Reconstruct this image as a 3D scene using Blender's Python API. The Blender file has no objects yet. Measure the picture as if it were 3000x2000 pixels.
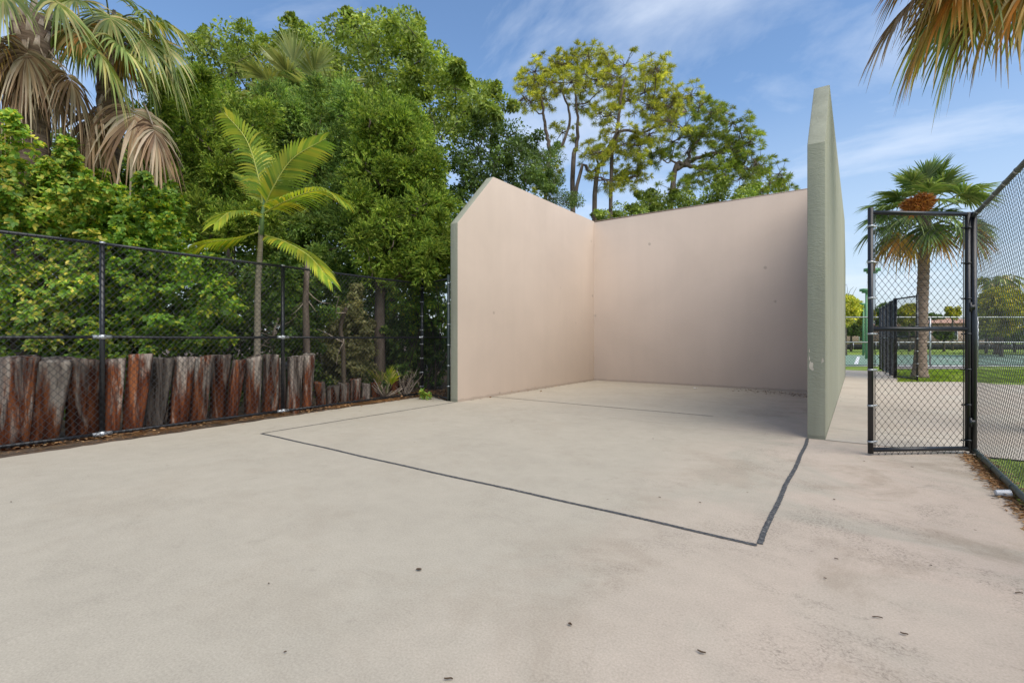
import bpy, math
import numpy as np
from math import radians as R, sin, cos, pi

# ------------------------------------------------------------ camera, sky, sun, exposure
sc = bpy.context.scene
EYE = 1.28                      # eye height in metres; most plan sizes below are multiples of it
F = 1111.0; U0 = 1176.0; V0 = 776.0
YAW = R(35.55); CY, SY = cos(YAW), sin(YAW)
cd = bpy.data.cameras.new("camera"); cam = bpy.data.objects.new("camera", cd)
sc.collection.objects.link(cam); sc.camera = cam
cam.location = (0, 0, EYE); cam.rotation_euler = (R(90), 0, YAW)
cd.sensor_width = 36; cd.lens = F / 2352 * 36; cd.shift_y = -8 / 2352
cd.clip_start = 0.05; cd.clip_end = 3000
SUN_EL, SUN_AZ = 52, -16          # sun azimuth measured from +X towards +Y
world = bpy.data.worlds.new("World"); sc.world = world; world.use_nodes = True
nt = world.node_tree; nt.nodes.clear()
def N(t, ty, **k):
    n = t.nodes.new(ty)
    for a, b in k.items(): setattr(n, a, b)
    return n
out = N(nt, 'ShaderNodeOutputWorld'); bg = N(nt, 'ShaderNodeBackground')
sky = N(nt, 'ShaderNodeTexSky', sky_type='NISHITA', sun_disc=False)
sky.sun_elevation = R(SUN_EL); sky.sun_rotation = R(90 - SUN_AZ)
sky.air_density = 1.0; sky.dust_density = 0.5; sky.ozone_density = 1.6
tc = N(nt, 'ShaderNodeTexCoord'); sep = N(nt, 'ShaderNodeSeparateXYZ')
nt.links.new(tc.outputs['Generated'], sep.inputs[0])
addz = N(nt, 'ShaderNodeMath', operation='ADD'); addz.inputs[1].default_value = 0.22
mxz = N(nt, 'ShaderNodeMath', operation='MAXIMUM'); mxz.inputs[1].default_value = 0.0
nt.links.new(sep.outputs[2], mxz.inputs[0]); nt.links.new(mxz.outputs[0], addz.inputs[0])
dv = N(nt, 'ShaderNodeVectorMath', operation='DIVIDE'); cmb = N(nt, 'ShaderNodeCombineXYZ')
for i in range(3): nt.links.new(addz.outputs[0], cmb.inputs[i])
nt.links.new(tc.outputs['Generated'], dv.inputs[0]); nt.links.new(cmb.outputs[0], dv.inputs[1])
mp = N(nt, 'ShaderNodeMapping'); mp.inputs['Scale'].default_value = (1.0, 1.35, 0.01)
mp.inputs['Rotation'].default_value = (0, 0, R(0)); mp.inputs['Location'].default_value = (4, 8, 0)
nt.links.new(dv.outputs[0], mp.inputs[0])
n1 = N(nt, 'ShaderNodeTexNoise'); n1.inputs['Scale'].default_value = 1.5; n1.inputs['Detail'].default_value = 9
n1.inputs['Roughness'].default_value = 0.58; n1.inputs['Distortion'].default_value = 0.35
nt.links.new(mp.outputs[0], n1.inputs['Vector'])
cr = N(nt, 'ShaderNodeValToRGB'); cr.color_ramp.elements[0].position = 0.48; cr.color_ramp.elements[1].position = 0.82
cr.color_ramp.elements[1].color = (.78, .78, .78, 1)
nt.links.new(n1.outputs[0], cr.inputs[0])
hz = N(nt, 'ShaderNodeMapRange'); hz.inputs[1].default_value = 0.0; hz.inputs[2].default_value = 0.42
hz.inputs[3].default_value = 0.85; hz.inputs[4].default_value = 0.0
nt.links.new(sep.outputs[2], hz.inputs[0])
mh = N(nt, 'ShaderNodeMix', data_type='RGBA'); mh.inputs[7].default_value = (2.55, 2.95, 3.5, 1)
hs = N(nt, 'ShaderNodeHueSaturation'); hs.inputs['Saturation'].default_value = 1.08
hs.inputs['Value'].default_value = 0.86
nt.links.new(sky.outputs[0], hs.inputs['Color'])
mx = N(nt, 'ShaderNodeMix', data_type='RGBA'); mx.inputs[7].default_value = (3.9, 4.25, 4.8, 1)
nt.links.new(hz.outputs[0], mh.inputs[0]); nt.links.new(hs.outputs[0], mh.inputs[6])
nt.links.new(cr.outputs[0], mx.inputs[0]); nt.links.new(mh.outputs[2], mx.inputs[6])
nt.links.new(mx.outputs[2], bg.inputs[0]); bg.inputs[1].default_value = 0.15
nt.links.new(bg.outputs[0], out.inputs[0])
sd = bpy.data.lights.new("sun", 'SUN'); sd.energy = 2.2; sd.angle = R(60); sd.color = (1, .92, .80)
sun = bpy.data.objects.new("sun", sd); sc.collection.objects.link(sun)
from mathutils import Vector
tos = Vector((cos(R(SUN_EL)) * cos(R(SUN_AZ)), cos(R(SUN_EL)) * sin(R(SUN_AZ)), sin(R(SUN_EL))))
sun.rotation_euler = tos.to_track_quat('Z', 'Y').to_euler(); sun.location = (0, 0, 30)
sc.view_settings.view_transform = 'Standard'; sc.view_settings.look = 'None'
sc.view_settings.exposure = 0.70; sc.view_settings.gamma = 1

# ------------------------------------------------------------ helpers
C = EYE
rng = np.random.default_rng(7)
def P(u, v, Z):
    X = (u - U0) / F * Z
    return np.array([CY * X - SY * Z, SY * X + CY * Z, C - (v - V0) / F * Z])
def G(u, v, z=0.0):
    p = P(u, v, F * C / (v - V0)); p[2] = z; return p
def row(u, xc):                 # ground point seen at column u on the line x = xc*EYE
    k = (u - U0) / F; return xc * C / (CY * k - SY)
ORG = {}
def finish(o, label=None, cat=None, group=None, kind=None):
    if label: o['label'] = label
    if cat: o['category'] = cat
    if group: o['group'] = group
    if kind: o['kind'] = kind
    return o
def thing(name, label, cat, loc, group=None, kind=None):
    o = bpy.data.objects.new(name, None); sc.collection.objects.link(o)
    o.location = tuple(float(a) for a in loc); o.empty_display_size = .2; ORG[o.name] = np.array(loc, float)
    return finish(o, label, cat, group, kind)
class MB:
    def __init__(s): s.v = []; s.f = []; s.n = 0; s.m = []
    def add(s, v, f, m=0):
        v = np.asarray(v, float).reshape(-1, 3)
        s.v.append(v); f = np.asarray(f)
        s.f.append(f + s.n); s.m.append(m); s.n += len(v); return s
    def box(s, c, d, rz=0, m=0):
        x, y, z = [a / 2 for a in d]
        v = np.array([[i * x, j * y, k * z] for k in (-1, 1) for j in (-1, 1) for i in (-1, 1)])
        ca, sa = cos(rz), sin(rz); v = v @ np.array([[ca, sa, 0], [-sa, ca, 0], [0, 0, 1]]) + np.array(c)
        return s.add(v, [[0, 2, 3, 1], [4, 5, 7, 6], [0, 1, 5, 4], [2, 6, 7, 3], [0, 4, 6, 2], [1, 3, 7, 5]], m)
    def tube(s, pts, rad, sides=8, m=0, cap=True):
        pts = np.asarray(pts, float); n = len(pts); rad = np.broadcast_to(np.asarray(rad, float), (n,))
        t = np.gradient(pts, axis=0); t /= np.linalg.norm(t, axis=1)[:, None] + 1e-9
        ref = np.array([0, 0, 1.]) if abs(t[:, 2]).mean() < .8 else np.array([1., 0, 0])
        a = np.cross(t, ref); a /= np.linalg.norm(a, axis=1)[:, None] + 1e-9; b = np.cross(t, a)
        an = np.arange(sides) / sides * 2 * pi
        v = (pts[:, None] + rad[:, None, None] * (np.cos(an)[None, :, None] * a[:, None] + np.sin(an)[None, :, None] * b[:, None])).reshape(-1, 3)
        i = np.arange(n - 1)[:, None] * sides; j = np.arange(sides)[None]; k = (j + 1) % sides
        f = np.stack([i + j, i + k, i + k + sides, i + j + sides], -1).reshape(-1, 4)
        s.add(v, f, m)
        if cap and sides > 4:
            o = s.n - len(v)
            s.add(np.zeros((0, 3)), np.array([[o + x for x in range(sides)][::-1]]) - s.n, m)
            s.add(np.zeros((0, 3)), np.array([[o + (n - 1) * sides + x for x in range(sides)]]) - s.n, m)
        return s
    def build(s, name, mats, parent=None, smooth=False, **tags):
        V = np.concatenate(s.v) if s.v else np.zeros((0, 3))
        o0 = np.zeros(3)
        if parent is not None: o0 = ORG[parent.name]
        V = V - o0
        loops = []; tot = []; mi = []
        for f, m in zip(s.f, s.m):
            loops.append(f.reshape(-1)); tot.append(np.full(len(f), f.shape[1])); mi.append(np.full(len(f), m))
        loops = np.concatenate(loops).astype(np.int32); tot = np.concatenate(tot).astype(np.int32); mi = np.concatenate(mi).astype(np.int32)
        me = bpy.data.meshes.new(name)
        me.vertices.add(len(V)); me.vertices.foreach_set('co', V.astype(np.float32).reshape(-1))
        me.loops.add(len(loops)); me.loops.foreach_set('vertex_index', loops)
        me.polygons.add(len(tot)); st = np.concatenate([[0], np.cumsum(tot)[:-1]]).astype(np.int32)
        me.polygons.foreach_set('loop_start', st)
        me.polygons.foreach_set('loop_total', tot)
        me.polygons.foreach_set('material_index', mi)
        if smooth: me.polygons.foreach_set('use_smooth', np.ones(len(tot), bool))
        me.update(calc_edges=True); me.validate()
        for m in (mats if isinstance(mats, (list, tuple)) else [mats]): me.materials.append(m)
        o = bpy.data.objects.new(name, me); sc.collection.objects.link(o)
        if parent is not None: o.parent = parent
        ORG[o.name] = o0
        return finish(o, **tags)
def unit(a): return a / (np.linalg.norm(a, axis=-1, keepdims=True) + 1e-9)
def rand_unit(n, r=None): return unit((r or rng).normal(size=(n, 3)))
def bez(p, n):
    p = np.asarray(p, float); t = np.linspace(0, 1, n)
    if len(p) == 3:
        return ((1 - t) ** 2)[:, None] * p[0] + (2 * t * (1 - t))[:, None] * p[1] + (t ** 2)[:, None] * p[2]
    # Catmull-Rom through the points
    q = np.vstack([2 * p[0] - p[1], p, 2 * p[-1] - p[-2]]); o = []
    for x in np.linspace(0, len(p) - 1 - 1e-6, n):
        i = int(x); f = x - i; a, b, c_, d = q[i:i + 4]
        o.append(.5 * ((2 * b) + (-a + c_) * f + (2 * a - 5 * b + 4 * c_ - d) * f * f + (-a + 3 * b - 3 * c_ + d) * f ** 3))
    return np.array(o)

# ------------------------------------------------------------ materials
def mat(name):
    m = bpy.data.materials.new(name); m.use_nodes = True; t = m.node_tree
    b = t.nodes['Principled BSDF']; return m, t, b
def L(t, a, b): t.links.new(a, b)
def noise(t, scale, detail=4, rough=.55, vec=None, dist=0, sc3=None, loc=None, coord='Object'):
    n = N(t, 'ShaderNodeTexNoise'); n.inputs['Scale'].default_value = scale; n.inputs['Detail'].default_value = detail
    n.inputs['Roughness'].default_value = rough; n.inputs['Distortion'].default_value = dist
    if vec is None:
        c = N(t, 'ShaderNodeTexCoord'); vec = c.outputs[coord]
    if sc3 or loc:
        mpp = N(t, 'ShaderNodeMapping')
        if sc3: mpp.inputs['Scale'].default_value = sc3
        if loc: mpp.inputs['Location'].default_value = loc
        L(t, vec, mpp.inputs[0]); vec = mpp.outputs[0]
    L(t, vec, n.inputs['Vector']); return n.outputs[0]
def ramp(t, src, stops, interp='LINEAR'):
    r = N(t, 'ShaderNodeValToRGB'); e = r.color_ramp.elements; r.color_ramp.interpolation = interp
    while len(e) < len(stops): e.new(.5)
    for i, (p, c_) in enumerate(stops):
        e[i].position = p; e[i].color = (*c_, 1) if not isinstance(c_, (int, float)) else (c_, c_, c_, 1)
    L(t, src, r.inputs[0]); return r.outputs[0]
def mixc(t, fac, a, b, mode='MIX'):
    m = N(t, 'ShaderNodeMix', data_type='RGBA', blend_type=mode)
    for s, i in ((fac, 0), (a, 6), (b, 7)):
        if hasattr(s, 'links') or hasattr(s, 'is_linked'): L(t, s, m.inputs[i])
        elif isinstance(s, (int, float)): m.inputs[i].default_value = s if i == 0 else (s, s, s, 1)
        else: m.inputs[i].default_value = (*s, 1)
    return m.outputs[2]
def bump(t, b, h, strength=.3, dist=.01):
    n = N(t, 'ShaderNodeBump'); n.inputs['Strength'].default_value = strength; n.inputs['Distance'].default_value = dist
    L(t, h, n.inputs['Height']); L(t, n.outputs[0], b.inputs['Normal'])
def leafmat(name, cols, trans=.32, rough=.5, clump=1.2, spec=.35, boost=1):
    m, t, b = mat(name); g = N(t, 'ShaderNodeNewGeometry')
    if boost != 1: cols = [(x * boost * 1.06, y * boost, z * boost * .9) for x, y, z in cols]
    k = len(cols); c_ = ramp(t, g.outputs['Random Per Island'], [(i / (k - 1), x) for i, x in enumerate(cols)])
    nz = noise(t, clump, 2); v = ramp(t, nz, [(.35, .55), (.65, 1.25)])
    c_ = mixc(t, 1.0, c_, v, 'MULTIPLY')
    L(t, c_, b.inputs['Base Color']); b.inputs['Roughness'].default_value = rough; b.inputs['Specular IOR Level'].default_value = spec
    tr = N(t, 'ShaderNodeBsdfTranslucent'); c2 = mixc(t, 1.0, c_, (1.5, 1.45, .7), 'MULTIPLY'); L(t, c2, tr.inputs[0])
    ms = N(t, 'ShaderNodeMixShader'); ms.inputs[0].default_value = trans
    L(t, b.outputs[0], ms.inputs[1]); L(t, tr.outputs[0], ms.inputs[2])
    L(t, ms.outputs[0], t.nodes['Material Output'].inputs[0]); return m
def barkmat(name, a, b_, scale=6, st=(1, 1, .25), rough=.9, bs=.6):
    m, t, b = mat(name); n = noise(t, scale, 6, .65, sc3=st, dist=.3)
    L(t, ramp(t, n, [(.32, a), (.68, b_)]), b.inputs['Base Color']); b.inputs['Roughness'].default_value = rough
    b.inputs['Specular IOR Level'].default_value = .15
    bump(t, b, n, bs, .03); return m
def plain(name, col, rough=.5, metal=0, var=.15, scale=8, spec=.5):
    m, t, b = mat(name); n = noise(t, scale, 5)
    L(t, ramp(t, n, [(.3, tuple(x * (1 - var) for x in col)), (.7, tuple(min(1, x * (1 + var)) for x in col))]), b.inputs['Base Color'])
    b.inputs['Roughness'].default_value = rough; b.inputs['Metallic'].default_value = metal; b.inputs['Specular IOR Level'].default_value = spec
    return m

# concrete slab: pale grey, warm stained patches, dark grime, grain
def concrete(name, base, warm, seed=0, dirt=1.0):
    m, t, b = mat(name); tcn = N(t, 'ShaderNodeTexCoord'); o = tcn.outputs['Object']
    big = noise(t, .45, 5, .6, o, .8, loc=(seed, 1.3, 0)); med = noise(t, 1.1, 6, .62, o, .8, loc=(seed, 4, 0))
    fine = noise(t, 95, 3, .7, o); mott = noise(t, 7, 5, .6, o)
    sx = N(t, 'ShaderNodeSeparateXYZ'); L(t, o, sx.inputs[0])
    grad = N(t, 'ShaderNodeMapRange'); L(t, sx.outputs[0], grad.inputs[0])
    grad.inputs[1].default_value = -1.9; grad.inputs[2].default_value = .1; grad.inputs[3].default_value = 0; grad.inputs[4].default_value = 1
    wm = N(t, 'ShaderNodeMath', operation='MULTIPLY'); L(t, ramp(t, big, [(.40, .1), (.52, 1.0)]), wm.inputs[0]); L(t, grad.outputs[0], wm.inputs[1])
    c_ = mixc(t, wm.outputs[0], base, warm)
    c_ = mixc(t, 1.0, c_, ramp(t, mott, [(.3, .955), (.7, 1.03)]), 'MULTIPLY')
    c_ = mixc(t, 1.0, c_, ramp(t, med, [(.35, .965), (.6, 1.02)]), 'MULTIPLY')
    # grime streaks, mainly to the right
    spot = noise(t, 1.1, 9, .8, o, .3, loc=(3.1 + seed, 7.7, 0)); speck = noise(t, 55, 7, .85, o)
    sp = ramp(t, spot, [(.50, 0.0), (.62, 1.0)]); sk = ramp(t, speck, [(.47, 0.0), (.60, 1.0)])
    mm = N(t, 'ShaderNodeMath', operation='MULTIPLY'); L(t, sp, mm.inputs[0]); L(t, sk, mm.inputs[1])
    mg = N(t, 'ShaderNodeMath', operation='MULTIPLY'); L(t, mm.outputs[0], mg.inputs[0])
    gg = N(t, 'ShaderNodeMapRange'); L(t, sx.outputs[0], gg.inputs[0]); gg.inputs[1].default_value = -2.2; gg.inputs[2].default_value = .7
    gg.inputs[3].default_value = .22 * dirt; gg.inputs[4].default_value = .95 * dirt; L(t, gg.outputs[0], mg.inputs[1])
    c_ = mixc(t, mg.outputs[0], c_, (.13, .11, .085))
    bp = noise(t, .9, 7, .7, o, .5, loc=(14.2 + seed, 2.2, 0)); b2 = N(t, 'ShaderNodeMath', operation='MULTIPLY'); L(t, ramp(t, bp, [(.51, 0.), (.62, .5)]), b2.inputs[0]); L(t, gg.outputs[0], b2.inputs[1])
    c_ = mixc(t, b2.outputs[0], c_, (.30, .235, .165))
    vo = N(t, 'ShaderNodeTexVoronoi'); vo.inputs['Scale'].default_value = 2.1; vo.inputs['Randomness'].default_value = 1; L(t, o, vo.inputs['Vector'])
    c_ = mixc(t, ramp(t, vo.outputs['Distance'], [(.012, .75), (.022, 0.)]), c_, (.12, .09, .06))
    sm_ = noise(t, 2.4, 6, .7, o, 1.2, loc=(8, seed, 2)); c_ = mixc(t, ramp(t, sm_, [(.62, 0.), (.72, .28)]), c_, (.22, .19, .15))
    c_ = mixc(t, 1.0, c_, ramp(t, fine, [(.3, .86), (.7, 1.12)]), 'MULTIPLY')
    L(t, c_, b.inputs['Base Color']); b.inputs['Roughness'].default_value = .9; b.inputs['Specular IOR Level'].default_value = .08
    ad = N(t, 'ShaderNodeMath', operation='ADD'); L(t, fine, ad.inputs[0]); L(t, mott, ad.inputs[1])
    bump(t, b, ad.outputs[0], .12, .004); return m
M = {}
M['slab'] = concrete('court_concrete', (.44, .392, .308), (.54, .44, .345))
M['walk'] = concrete('walk_concrete', (.52, .47, .39), (.52, .45, .37), 5, .35)
# stucco
def stucco(name, col, bs, scale, streak=False):
    m, t, b = mat(name); tcn = N(t, 'ShaderNodeTexCoord'); o = tcn.outputs['Object']
    n = noise(t, scale, 5, .6, o, 1.6, sc3=(1, 1, 2.4)); big = noise(t, .45, 5, .6, o, .4)
    c_ = mixc(t, 1.0, col, ramp(t, big, [(.3, .93), (.7, 1.05)]), 'MULTIPLY')
    if streak:
        st = noise(t, 5, 5, .6, o, sc3=(1, 1, .06)); c_ = mixc(t, 1.0, c_, ramp(t, st, [(.35, .86), (.65, 1.06)]), 'MULTIPLY')
        sx = N(t, 'ShaderNodeSeparateXYZ'); L(t, o, sx.inputs[0])
    sc_ = noise(t, 3.1, 8, .75, o, 1.2, loc=(3, 9, 1)); s2 = ramp(t, sc_, [(.70, 0.0), (.78, .35)])
    c_ = mixc(t, s2, c_, tuple(x * .55 for x in col))
    vo = N(t, 'ShaderNodeTexVoronoi'); vo.inputs['Scale'].default_value = 1.3; L(t, o, vo.inputs['Vector'])
    wv = noise(t, 16, 6, .8, o, .8); ad = N(t, 'ShaderNodeMath', operation='MULTIPLY_ADD'); ad.inputs[1].default_value = .09; L(t, wv, ad.inputs[0]); L(t, vo.outputs['Distance'], ad.inputs[2])
    c_ = mixc(t, ramp(t, ad.outputs[0], [(.085, .55), (.115, 0.)]), c_, tuple(x * .5 for x in col))
    v2 = N(t, 'ShaderNodeTexVoronoi'); v2.inputs['Scale'].default_value = 3.7; L(t, o, v2.inputs['Vector'])
    c_ = mixc(t, ramp(t, v2.outputs['Distance'], [(.02, .5), (.035, 0.)]), c_, tuple(x * .5 for x in col))
    sz = N(t, 'ShaderNodeSeparateXYZ'); L(t, o, sz.inputs[0]); az = N(t, 'ShaderNodeMath', operation='MULTIPLY_ADD'); az.inputs[1].default_value = -.085; L(t, noise(t, 5, 6, .7, o, .4), az.inputs[0]); L(t, sz.outputs[2], az.inputs[2])
    c_ = mixc(t, ramp(t, az.outputs[0], [(-.06, .45), (.0, .0)]) if False else ramp(t, az.outputs[0], [(0., .35), (.012, 0.)]), c_, tuple(x * .45 for x in col))
    st2 = noise(t, 3, 6, .65, o, sc3=(1, 1, .09)); c_ = mixc(t, 1., c_, ramp(t, st2, [(.35, .98), (.65, 1.01)]), 'MULTIPLY')
    L(t, c_, b.inputs['Base Color']); b.inputs['Roughness'].default_value = .85; b.inputs['Specular IOR Level'].default_value = .15
    bump(t, b, n, bs, .02); return m
M['beige'] = stucco('beige_wall_paint', (.545, .445, .36), .10, 14)
M['sage'] = stucco('sage_stucco', (.345, .345, .26), .5, 9, True)
M['plaster'] = plain('bare_plaster', (.55, .48, .38), .9)
m, t, b = mat('black_line_paint'); n = noise(t, 45, 5, .7); L(t, ramp(t, n, [(.40, (.035, .036, .04)), (.58, (.10, .10, .095)), (.70, (.30, .27, .23))]), b.inputs['Base Color']); b.inputs['Roughness'].default_value = .8
M['line'] = m
M['joint'] = plain('joint_dirt', (.08, .07, .06), .95)
M['black'] = plain('black_vinyl_pipe', (.012, .013, .015), .32, 0, .3, 3)
M['wire'] = plain('black_vinyl_wire', (.022, .024, .026), .4, 0, .2, 3)
M['galv'] = plain('galvanised_clamp', (.42, .44, .45), .4, .6, .2, 20)
M['greenpipe'] = plain('dark_green_pipe', (.035, .05, .045), .45, 0, .4, 5)
M['greenpole'] = plain('green_pole_paint', (.12, .30, .14), .5)
# soil with litter
m, t, b = mat('soil'); tcn = N(t, 'ShaderNodeTexCoord'); o = tcn.outputs['Object']
n = noise(t, 2.2, 8, .7, o, .5); f = noise(t, 22, 6, .75, o, .4)
c_ = ramp(t, f, [(.3, (.03, .022, .015)), (.5, (.10, .065, .04)), (.62, (.24, .15, .085)), (.75, (.34, .26, .18))])
c_ = mixc(t, ramp(t, n, [(.4, 0.), (.6, .8)]), c_, (.085, .065, .045)); L(t, c_, b.inputs['Base Color']); b.inputs['Roughness'].default_value = .95; bump(t, b, f, .8, .02)
M['soil'] = m
m, t, b = mat('lawn'); tcn = N(t, 'ShaderNodeTexCoord'); o = tcn.outputs['Object']
f = noise(t, 30, 6, .7, o); n = noise(t, .5, 5, .6, o)
c_ = ramp(t, f, [(.3, (.14, .23, .02)), (.7, (.34, .44, .06))]); c_ = mixc(t, 1., c_, ramp(t, n, [(.3, .8), (.7, 1.15)]), 'MULTIPLY')
L(t, c_, b.inputs['Base Color']); b.inputs['Roughness'].default_value = .95; bump(t, b, f, .9, .03); M['lawn'] = m
M['tennis'] = plain('tennis_acrylic', (.20, .30, .21), .8, 0, .08, .6)
M['white'] = plain('white_paint', (.78, .78, .76), .6)
M['gravel'] = plain('gravel', (.25, .22, .19), .95, 0, .35, 30)
# timber pilings: grey weathered top, rust red below, black streaks
m, t, b = mat('weathered_timber'); tcn = N(t, 'ShaderNodeTexCoord'); o = tcn.outputs['Object']; oi = N(t, 'ShaderNodeObjectInfo')
ofs = N(t, 'ShaderNodeVectorMath', operation='ADD'); cm = N(t, 'ShaderNodeCombineXYZ'); mu = N(t, 'ShaderNodeMath', operation='MULTIPLY'); mu.inputs[1].default_value = 37
L(t, oi.outputs['Random'], mu.inputs[0]); L(t, mu.outputs[0], cm.inputs[0]); L(t, mu.outputs[0], cm.inputs[2]); L(t, o, ofs.inputs[0]); L(t, cm.outputs[0], ofs.inputs[1])
v = ofs.outputs[0]
s1 = noise(t, 10, 8, .66, v, .35, sc3=(1, 1, .10)); s2 = noise(t, 4.5, 6, .65, v, .6, sc3=(1, 1, .22)); s3 = noise(t, 26, 6, .75, v, .3, sc3=(1, 1, .10))
grey = ramp(t, s1, [(.36, (.05, .038, .03)), (.47, (.22, .18, .15)), (.6, (.46, .40, .33)), (.7, (.62, .56, .48))])
red = ramp(t, s1, [(.34, (.012, .007, .006)), (.48, (.11, .032, .014)), (.62, (.29, .10, .038)), (.74, (.36, .2, .12))])
sx = N(t, 'ShaderNodeSeparateXYZ'); L(t, o, sx.inputs[0])
s4 = noise(t, 7, 6, .65, v, .5, sc3=(1, 1, .16))
a1 = N(t, 'ShaderNodeMath', operation='MULTIPLY'); a1.inputs[1].default_value = -.22; L(t, sx.outputs[2], a1.inputs[0])
a2 = N(t, 'ShaderNodeMath', operation='ADD'); L(t, a1.outputs[0], a2.inputs[0]); L(t, s4, a2.inputs[1])
a3 = N(t, 'ShaderNodeMath', operation='MULTIPLY_ADD'); L(t, oi.outputs['Random'], a3.inputs[0]); a3.inputs[1].default_value = .30; L(t, a2.outputs[0], a3.inputs[2])
c_ = mixc(t, ramp(t, a3.outputs[0], [(.48, 0.), (.60, 1.)]), grey, red)
c_ = mixc(t, ramp(t, s3, [(.56, 0.), (.66, .75)]), c_, (.018, .012, .009))
mu2 = N(t, 'ShaderNodeMath', operation='MULTIPLY'); mu2.inputs[1].default_value = 7.31; L(t, oi.outputs['Random'], mu2.inputs[0])
fr = N(t, 'ShaderNodeMath', operation='FRACT'); L(t, mu2.outputs[0], fr.inputs[0])
c_ = mixc(t, 1., c_, ramp(t, fr.outputs[0], [(0., .32), (.35, .7), (.6, 1.0), (1., 1.3)]), 'MULTIPLY')
L(t, c_, b.inputs['Base Color']); b.inputs['Roughness'].default_value = .9; b.inputs['Specular IOR Level'].default_value = .1; bump(t, b, s1, 1.0, .04)
M['timber'] = m
M['bark_oak'] = barkmat('oak_bark', (.05, .04, .03), (.20, .17, .14))
M['bark_pine'] = barkmat('pine_bark', (.07, .05, .038), (.24, .19, .15), 5)
M['bark_twig'] = barkmat('twig_bark', (.05, .038, .025), (.14, .11, .08), 12)
M['bark_palm'] = barkmat('palm_bark', (.14, .10, .075), (.38, .29, .22), 5, (.5, .5, 5))
M['bark_palm_dark'] = barkmat('palm_bark_dark', (.08, .055, .04), (.26, .19, .14), 6, (.5, .5, 4))
M['stem_ring'] = barkmat('ringed_palm_stem', (.20, .17, .12), (.42, .36, .28), 3, (.3, .3, 9), bs=.2)
M['shaft'] = plain('green_crownshaft', (.10, .17, .05), .5, 0, .3)
M['leaf_hedge'] = leafmat('hedge_leaf', [(.05, .115, .012), (.08, .17, .02), (.11, .22, .025), (.16, .27, .03), (.36, .36, .03)], .35, boost=1.6)
M['leaf_hedge2'] = leafmat('round_leaf', [(.06, .13, .02), (.10, .21, .03), (.17, .29, .04), (.26, .33, .05), (.46, .40, .08)], .35, boost=1.6)
M['leaf_oak'] = leafmat('oak_leaf', [(.07, .11, .025), (.13, .19, .04), (.19, .26, .06), (.28, .33, .09)], .3, .5, .9, boost=1.8)
M['leaf_oak2'] = leafmat('dark_oak_leaf', [(.035, .065, .02), (.065, .11, .028), (.11, .16, .04)], .25, .5, .9, boost=1.8)
M['leaf_cedar'] = leafmat('cedar_leaf', [(.035, .07, .012), (.065, .12, .02), (.10, .165, .026), (.15, .22, .035), (.22, .29, .05), (.17, .20, .045)], .3, .7, 2.2, .15, boost=1.85)
M['leaf_cedar2'] = leafmat('bluish_cedar_leaf', [(.035, .065, .02), (.06, .10, .03), (.09, .145, .04), (.13, .20, .05), (.17, .20, .06)], .3, .7, 2.2, .15, boost=2.6)
M['leaf_pine'] = leafmat('pine_needle', [(.12, .155, .025), (.20, .24, .04), (.31, .33, .06), (.44, .42, .08)], .3, .6, .8, .2, boost=2.0)
M['leaf_pine2'] = leafmat('green_pine_needle', [(.06, .10, .02), (.11, .165, .03), (.17, .22, .045), (.28, .29, .06)], .3, .6, .8, .2, boost=2.0)
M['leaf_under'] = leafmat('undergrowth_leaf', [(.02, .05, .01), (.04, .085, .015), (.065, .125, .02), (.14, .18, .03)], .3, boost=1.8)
M['leaf_dry'] = leafmat('dull_shrub_leaf', [(.07, .085, .03), (.14, .15, .06), (.22, .21, .10)], .3, boost=1.4)
M['frond'] = leafmat('palm_frond', [(.07, .12, .03), (.14, .20, .055), (.20, .26, .08), (.17, .22, .07), (.34, .34, .13), (.42, .34, .18)], .3, .45, boost=1.4)
M['frond_green'] = leafmat('green_palm_frond', [(.07, .13, .04), (.13, .21, .065), (.19, .27, .09), (.26, .31, .12)], .3, .45, boost=1.15)
M['frond_old'] = leafmat('ageing_palm_frond', [(.12, .12, .03), (.30, .20, .05), (.40, .27, .10), (.45, .20, .05), (.16, .17, .05)], .3, .5, boost=1.4)
M['frond_dead'] = leafmat('dead_palm_frond', [(.14, .08, .045), (.34, .21, .12), (.50, .34, .20), (.62, .48, .34), (.26, .24, .12)], .15, .7)
M['frond_areca'] = leafmat('feather_palm_leaflet', [(.16, .28, .03), (.27, .38, .035), (.40, .47, .045), (.58, .52, .05)], .45, .4)
M['rib'] = plain('frond_rib', (.40, .42, .08), .5)
M['petiole'] = plain('petiole', (.18, .20, .07), .5, 0, .4)
M['needles'] = leafmat('fallen_needles', [(.20, .09, .03), (.36, .19, .08), (.48, .30, .14)], .1, .8)
M['deadleaf'] = leafmat('dead_leaf', [(.03, .02, .012), (.07, .045, .025), (.16, .08, .035)], .05, .7)
M['deadtwig'] = barkmat('dead_twig', (.24, .18, .13), (.50, .42, .34), 14)
M['orange'] = leafmat('orange_flower_stalk', [(.22, .07, .015), (.42, .15, .03), (.5, .24, .06)], .2, .8)
M['grass'] = leafmat('grass_blade', [(.17, .28, .02), (.28, .40, .04), (.40, .48, .07)], .3, .6)
M['frond_pale'] = leafmat('pale_palm_frond', [(.15, .20, .08), (.26, .31, .14), (.36, .40, .20), (.30, .32, .12)], .3, .5, boost=1.2)
M['pinkwall'] = plain('pink_house_stucco', (.52, .36, .27), .9, 0, .08)
M['roof'] = barkmat('roof_tile', (.38, .20, .13), (.58, .38, .28), 9, (1, 1, 1))
M['glass'] = plain('window_glass', (.03, .04, .05), .1)
M['cup'] = plain('cloudy_plastic', (.50, .51, .52), .25)
M['screen'] = plain('black_windscreen', (.02, .022, .02), .9)
M['yellowleaf'] = leafmat('yellow_tree_leaf', [(.10, .15, .02), (.25, .28, .03), (.45, .38, .03)], .3, boost=1.4)

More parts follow.
